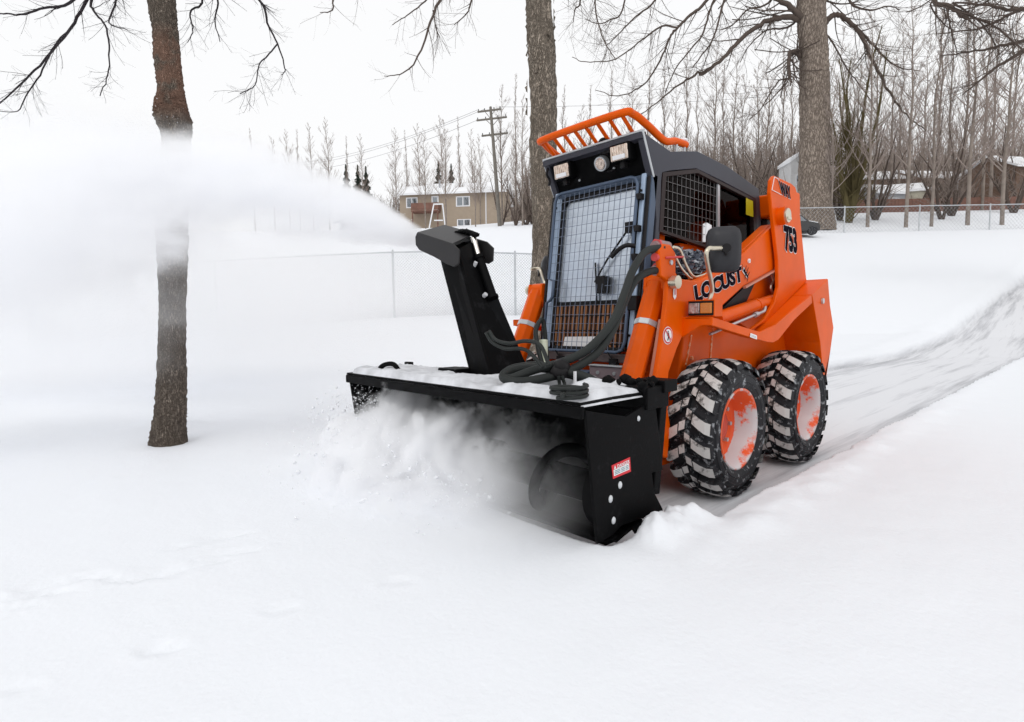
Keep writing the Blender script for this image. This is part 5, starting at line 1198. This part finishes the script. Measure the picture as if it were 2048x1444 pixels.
wire(ends[0][0] + Vector((0, 0, .2)), far + Vector((0, 0, 1.4)), 1.2, 'upper thin overhead line sloping down left from the pole top arm'); wire(ends[0][0].lerp(ends[0][1], .3) + Vector((0, 0, .2)), far + Vector((0, 0, .9)), 1.2, 'middle thin overhead line sloping left from the pole top arm'); wire(ends[1][0], far, 1.2, 'lower thin overhead line sloping left from the second crossarm')
wire(ends[0][1] + Vector((0, 0, .2)), onD(2300, 90, 60), 1.6, 'thin overhead line running right from the pole behind the trees to the frame edge')
# sheds and houses on the right
DS = 58.
house('shed', 1591, 50, 1.6, 2.2, 4.2, .6, PALESIDE, 'tall white gabled shed half hidden behind the old tree trunk', 'shed', 0, ((0, 2.6, .7, .9),), True, 1.0, .1)
house('shed', 1634, 44, 1.4, 1.5, .8, .4, PALESIDE, 'little white gabled hut beside the black car', 'shed', 0, ((.25, .45, .5, .6),), True, 0, .1)
house('shed', 1772, DS, 3.4, 3, 1.7, .9, GREYSIDE, 'grey garden shed with snowy roof behind the far fence', 'shed', rad(10), ((.5, .9, .8, .6),), False, .25, .2)
house('shed', 1812, DS + 1, 2.5, 3, 1.8, .8, CREAM, 'cream garden shed with snowy roof next to the grey shed', 'shed', rad(-15), (), False, .3, .2)
house('brown_house', 1880, 84, 9, 8, 3.0, 1.8, BRICKB, 'brown house with snowy roof seen through the brush', 'house', rad(8), ((-2, 1.6, 1.4, 1.1), (2, 1.6, 1.4, 1.1)), False, 0, .5)
house('brown_house', 1760, 86, 9, 8, 3.0, 1.8, BRICKB, 'brown bungalow with snowy roof above the grey and cream sheds', 'house', rad(-5), ((-2, 1.6, 1.4, 1.1), (2, 1.6, 1.4, 1.1)), False, 0, .5)
house('brown_house', 2060, 66, 6.5, 7, 4.0, 1.9, BRICKB, 'tall brown house with snowy roof at the right edge of the picture', 'house', rad(10), ((-1.5, 2.6, 1.2, 1.1),), False, .4, .5)
mb = MB(); A_, B_ = place(1690, 57), place(2090, 60); n = 60
for i in range(n):
    a, b = A_.lerp(B_, i / n), A_.lerp(B_, (i + .93) / n); za, zb = gz(a.x, a.y), gz(b.x, b.y); mb.add([(a.x, a.y, za - .3), (b.x, b.y, zb - .3), (b.x, b.y, zb + 1.35), (a.x, a.y, za + 1.35), (a.x - .03, a.y - .04, za - .3), (b.x - .03, b.y - .04, zb - .3), (b.x - .03, b.y - .04, zb + 1.35), (a.x - .03, a.y - .04, za + 1.35)], [(0, 1, 2, 3), (4, 5, 6, 7), (2, 3, 7, 6), (0, 3, 7, 4), (1, 2, 6, 5)])
tag(mb.build('board_fence', [REDWOOD]), 'red brown board fence in front of the hillside houses', 'fence')
# black car behind the machine's tail
cp, u, v = facing(1580, 39.5); cp.z += .0
car = thing('parked_car', tuple(cp), 'black car dusted with snow parked behind the loader tower', 'car'); up = Vector((0, 0, 1)); P = lambda a, b, c: cp + u * a + v * b + up * c
mb = MB(); prof = [(-1.9, .3), (-1.95, .7), (-1.5, .85), (-1.0, 1.35), (.2, 1.38), (.75, .95), (1.45, .82), (1.55, .5), (1.5, .28)]
mb.prism([P(a, -.8, c) for a, c in prof], v * 1.6); mb.build('body', [CARBLACK], car, .06)
mb = MB(); mb.prism([P(a, -.815, c) for a, c in ((-1.2, .9), (-.9, 1.28), (.15, 1.3), (.55, .95))], v * .01); mb.build('side_window', [CLEARGLASS], car)
for a in (-1.2, 1.0): mb = MB(); mb.cyl(P(a, -.84, .30), P(a, -.6, .30), .31, 18); mb.build('wheel', [RUBBER], car)
mb = MB(); mb.ico(P(1.50, -.55, .66), (.08, .1, .07), 0, 2); mb.build('headlight', [WHITE], car)
mb = MB(); mb.prism([P(-.95, -.7, 1.385), P(.15, -.7, 1.41), P(.15, .7, 1.41), P(-.95, .7, 1.385)], up * .05); mb.prism([P(.8, -.7, .96), P(1.4, -.7, .84), P(1.4, .7, .84), P(.8, .7, .96)], up * .04); mb.build('roof_snow', [SNOWPATCH], car)

# ================================================================== FLYING SNOW
def vol_mat(name, build, step=1.):
    m = mat(name); m.cycles.volume_step_rate = step; t = m.node_tree; t.nodes.remove(pbsdf(m)); o = t.nodes["Material Output"]
    pv = t.nodes.new("ShaderNodeVolumePrincipled"); pv.inputs['Color'].default_value = (.989, .991, .997, 1); pv.inputs['Anisotropy'].default_value = .0
    t.links.new(build(t), pv.inputs['Density']); t.links.new(pv.outputs[0], o.inputs['Volume'])
    return m
def N(t, op, a, b=None, c=None, clamp=False):
    n = t.nodes.new("ShaderNodeMath"); n.operation = op; n.use_clamp = clamp
    for i, x in enumerate((a, b, c)):
        if x is None: continue
        if isinstance(x, (int, float)): n.inputs[i].default_value = x
        else: t.links.new(x, n.inputs[i])
    return n.outputs[0]
def MR(t, x, a, b, c, d):
    n = t.nodes.new("ShaderNodeMapRange"); n.interpolation_type = 'SMOOTHSTEP'
    for i, k in enumerate((a, b, c, d)): n.inputs[i + 1].default_value = k
    t.links.new(x, n.inputs[0]); return n.outputs[0]
def noise(t, vec, scale, detail=3, rough=.55, dist=0.):
    n = t.nodes.new("ShaderNodeTexNoise"); n.inputs['Scale'].default_value = scale; n.inputs['Detail'].default_value = detail; n.inputs['Roughness'].default_value = rough; n.inputs['Distortion'].default_value = dist; t.links.new(vec, n.inputs['Vector']); return n.outputs[0]
def mapping(t, vec, sc=(1, 1, 1), loc=(0, 0, 0)):
    n = t.nodes.new("ShaderNodeMapping"); n.inputs['Scale'].default_value = sc; n.inputs['Location'].default_value = loc; t.links.new(vec, n.inputs[0]); return n.outputs[0]
# --- the jet from the chute: local x runs along the jet, z up
S0 = onX(838, 474, 2.12); axis = (-Vector(RH) * .995 + Vector(VH) * .03).normalized()
LEN = 4.6
c1_, c2_, c3_ = .60, -.29, .035         # centre height along the jet
def zc(s): return c1_ * s + c2_ * s * s + c3_ * s ** 3
def rj(s): return .07 + .15 * s
def jet(t):
    tc = t.nodes.new("ShaderNodeTexCoord"); sx = t.nodes.new("ShaderNodeSeparateXYZ"); t.links.new(tc.outputs['Object'], sx.inputs[0]); x, y, z = sx.outputs
    cz = N(t, 'MULTIPLY', x, N(t, 'MULTIPLY_ADD', x, N(t, 'MULTIPLY_ADD', x, c3_, c2_), c1_)); r = N(t, 'MULTIPLY_ADD', x, .15, .07)
    nz = noise(t, mapping(t, tc.outputs['Object'], (.55, 1.2, 1.2)), 2.6, 4, .6, .4)
    dz = N(t, 'SUBTRACT', z, cz); dzu = N(t, 'MAXIMUM', dz, 0); dzd = N(t, 'MULTIPLY', N(t, 'MINIMUM', dz, 0), .60); q = N(t, 'ADD', dzu, dzd)
    d = N(t, 'SQRT', N(t, 'ADD', N(t, 'MULTIPLY', q, q), N(t, 'MULTIPLY', y, y))); d = N(t, 'DIVIDE', d, r)
    n8 = noise(t, mapping(t, tc.outputs['Object'], (.7, 1, 1)), 9., 4, .6, .3)
    d = N(t, 'ADD', d, N(t, 'MULTIPLY', N(t, 'SUBTRACT', nz, .5), 1.5)); d = N(t, 'ADD', d, N(t, 'MULTIPLY', N(t, 'SUBTRACT', n8, .5), .7))
    q2 = N(t, 'ADD', N(t, 'MULTIPLY', dzu, 1.1), N(t, 'MULTIPLY', N(t, 'MINIMUM', dz, 0), .34)); d2 = N(t, 'DIVIDE', N(t, 'SQRT', N(t, 'ADD', N(t, 'MULTIPLY', q2, q2), N(t, 'MULTIPLY', y, y))), r); d2 = N(t, 'ADD', d2, N(t, 'MULTIPLY', N(t, 'SUBTRACT', nz, .5), 2.2))
    halo = N(t, 'MULTIPLY', MR(t, d2, 1.35, .2, 0, 1), 1.1)
    n9 = noise(t, mapping(t, tc.outputs['Object'], (.22, 1, 1)), 13., 5, .65, .2); grain = MR(t, n9, .35, .65, .35, 1.6)
    body = N(t, 'MULTIPLY', MR(t, d, 1.1, .35, 0, 1), grain); rho = N(t, 'DIVIDE', 9.5, N(t, 'MULTIPLY_ADD', x, .55, .14)); st = MR(t, x, 0, .12, .3, 1); en = MR(t, x, 4.5, 2.4, 0, 1)
    return N(t, 'MULTIPLY', N(t, 'ADD', N(t, 'MULTIPLY', body, rho), halo), N(t, 'MULTIPLY', st, en))
mb = MB(); ss = np.linspace(-.02, LEN, 16); seg = 16; vs = []
for s in ss:
    for k in range(seg):
        a = 2 * math.pi * k / seg; R_ = rj(max(s, 0)) * 1.45; zz = math.sin(a) * R_; zz = zz if zz > 0 else zz * 2.9
        vs.append((s, math.cos(a) * R_, zc(s) + zz))
mb.add(vs, [(i * seg + k, i * seg + (k + 1) % seg, (i + 1) * seg + (k + 1) % seg, (i + 1) * seg + k) for i in range(len(ss) - 1) for k in range(seg)] + [tuple(range(seg))[::-1], tuple(range((len(ss) - 1) * seg, len(ss) * seg))])
o = mb.build('snow_plume', [vol_mat('flying_snow', jet, .12)]); o.location = S0; yv = Vector((0, 0, 1)).cross(axis).normalized()
o.matrix_world = Matrix(((axis.x, yv.x, 0, S0.x), (axis.y, yv.y, 0, S0.y), (0, 0, 1, S0.z), (0, 0, 0, 1))); tag(o, 'white jet of blown snow arching left from the chute', 'snow plume', None, 'stuff')
# --- the veil of falling snow behind the tree
def veil(t, amp=.75):
    tc = t.nodes.new("ShaderNodeTexCoord"); sx = t.nodes.new("ShaderNodeSeparateXYZ"); t.links.new(tc.outputs['Object'], sx.inputs[0]); x, y, z = sx.outputs
    nz = noise(t, tc.outputs['Object'], .7, 4, .55)
    d = N(t, 'SQRT', N(t, 'ADD', N(t, 'ADD', N(t, 'MULTIPLY', x, x), N(t, 'MULTIPLY', y, y)), N(t, 'MULTIPLY', z, z)))
    return N(t, 'MULTIPLY', MR(t, N(t, 'ADD', d, N(t, 'MULTIPLY', N(t, 'SUBTRACT', nz, .5), 1.0)), 1.0, .35, 0, 1), amp)
def ball(name, c, rx, ry, rz, m, label):
    mb = MB(); mb.ico((0, 0, 0), 1.0, 0, 3); o = mb.build(name, [m]); o.matrix_world = Matrix(((RH[0] * rx, VH[0] * ry, 0, c[0]), (RH[1] * rx, VH[1] * ry, 0, c[1]), (0, 0, rz, c[2]), (0, 0, 0, 1))); return tag(o, label, 'drifting snow', None, 'stuff')
cv = place(200, 7.4); ball('snow_veil', (cv.x, cv.y, 1.25), 4.6, 2.7, 1.75, vol_mat('drifting_snow', veil), 'pale veil of drifting snow hanging behind the slim tree')
cv = place(610, 5.0); ball('snow_veil', (cv.x, cv.y, 1.0), 2.1, 1.5, 1.0, vol_mat('thin_drifting_snow', lambda t: veil(t, .42)), 'thin haze of falling snow between the chute and the fence')
def cloud(t):
    tc = t.nodes.new("ShaderNodeTexCoord"); sx = t.nodes.new("ShaderNodeSeparateXYZ"); t.links.new(tc.outputs['Object'], sx.inputs[0]); x, y, z = sx.outputs
    nz = noise(t, mapping(t, tc.outputs['Object'], (1, 1, .6)), 2.4, 6, .62, .3)
    d = N(t, 'SQRT', N(t, 'ADD', N(t, 'ADD', N(t, 'MULTIPLY', x, x), N(t, 'MULTIPLY', y, y)), N(t, 'MULTIPLY', z, z)))
    return N(t, 'MULTIPLY', N(t, 'MULTIPLY', MR(t, N(t, 'ADD', d, N(t, 'MULTIPLY', N(t, 'SUBTRACT', nz, .5), 2.2)), .95, .3, 0, 1), MR(t, d, 1, .7, 0, 1)), 2.6)
c_ = onD(120, 370, 4.75); ball('snow_cloud', tuple(c_), 1.75, .75, .85, vol_mat('billowing_snow', cloud, .35), 'billowing cloud of blown snow at the far end of the plume')
# --- churned snow in the blower mouth
def churn(t):
    tc = t.nodes.new("ShaderNodeTexCoord"); sx = t.nodes.new("ShaderNodeSeparateXYZ"); t.links.new(tc.outputs['Object'], sx.inputs[0]); x, y, z = sx.outputs   # x ahead, y to the near side
    n1 = noise(t, tc.outputs['Object'], 5.5, 8, .68, .8); n2 = noise(t, tc.outputs['Object'], 1.6, 2, .5); n3 = noise(t, tc.outputs['Object'], 22., 4, .6, .3)
    top = N(t, 'ADD', N(t, 'MULTIPLY', y, -.20), .53)         # pile slopes down toward the near end
    h = N(t, 'SUBTRACT', top, z); fx = N(t, 'MULTIPLY', N(t, 'MAXIMUM', N(t, 'SUBTRACT', x, .30), 0), 1.15); h = N(t, 'SUBTRACT', h, fx)
    far = N(t, 'MULTIPLY', MR(t, y, -.45, -.90, 0, 1), .34); h = N(t, 'SUBTRACT', h, far)
    h = N(t, 'ADD', h, N(t, 'MULTIPLY', N(t, 'SUBTRACT', n1, .5), .75)); h = N(t, 'ADD', h, N(t, 'MULTIPLY', N(t, 'SUBTRACT', n2, .5), .45)); h = N(t, 'ADD', h, N(t, 'MULTIPLY', N(t, 'SUBTRACT', n3, .5), .18))
    core = MR(t, h, .0, .26, 0, 1); near = MR(t, y, .52, -.10, .022, 1); side = N(t, 'MULTIPLY', MR(t, y, -1.2, -.95, 0, 1), MR(t, x, .88, .45, 0, 1)); side = N(t, 'MULTIPLY', side, MR(t, y, .86, .6, .0, 1))
    low = N(t, 'MULTIPLY', MR(t, z, .30, .12, 0, 1), N(t, 'MULTIPLY', MR(t, x, .22, .38, 0, 1), 8.)); low = N(t, 'MULTIPLY', low, n1)
    return N(t, 'ADD', N(t, 'MULTIPLY', N(t, 'MULTIPLY', core, near), N(t, 'MULTIPLY', side, 55.)), N(t, 'MULTIPLY', low, side))
mb = MB(); mb.box((.43, -.20, .24), (1.30, 2.15, .85)); o = mb.build('churned_snow', [vol_mat('churning_snow', churn, .3)]); o.location = (2.2, 0, .0); tag(o, 'billowing churned snow bursting from the blower mouth', 'blown snow', None, 'stuff')
# solid clods flying in and ahead of the mouth
mb = MB(); r = random.Random(2)
for i in range(3600):
    y = -.9 + 1.3 * r.random() ** 1.4; x = 2.36 + abs(r.gauss(0, .22)); top = .60 - .30 * (y + .8) - .75 * max(0, x - 2.62); z = .14 + (max(.04, top - .14)) * r.random() ** .8; s = r.uniform(.0015, .0045) * (3. if r.random() < .04 else 1)
    mb.ico((x, y, z), (s, s * r.uniform(.6, 1.3), s * r.uniform(.6, 1.2)), 0, 1 if s > .006 else 0, .3, r) if s > .004 else mb.add([(x + s, y, z), (x - s * .6, y + s, z - s * .4), (x - s * .5, y - s, z - s * .5), (x, y, z + s)], [(0, 1, 2), (0, 3, 1), (1, 3, 2), (2, 3, 0)])
tag(mb.build('flying_clods', [SNOWPATCH]), 'crumbly white snow clods tumbling in the blower mouth', 'snow clods', None, 'stuff')
mb = MB()
for i in range(2600):
    s_ = 3.6 * r.random() ** .8; q = r.uniform(0, 6.28); R_ = rj(s_) * r.uniform(.5, 1.5); p = Vector(S0) + axis * s_ + yv * (math.cos(q) * R_) + Vector((0, 0, zc(s_) + math.sin(q) * R_ * (1.0 if math.sin(q) > 0 else 1.7))); k = r.uniform(.0012, .003); mb.add([p + Vector((k, 0, 0)), p + Vector((-k * .6, k, -k * .4)), p + Vector((-k * .5, -k, -k * .5)), p + Vector((0, 0, k))], [(0, 1, 2), (0, 3, 1), (1, 3, 2), (2, 3, 0)])
tag(mb.build('snow_flakes', [SNOWPATCH]), 'fine loose snow flakes drifting round the plume', 'snow flakes', None, 'stuff')
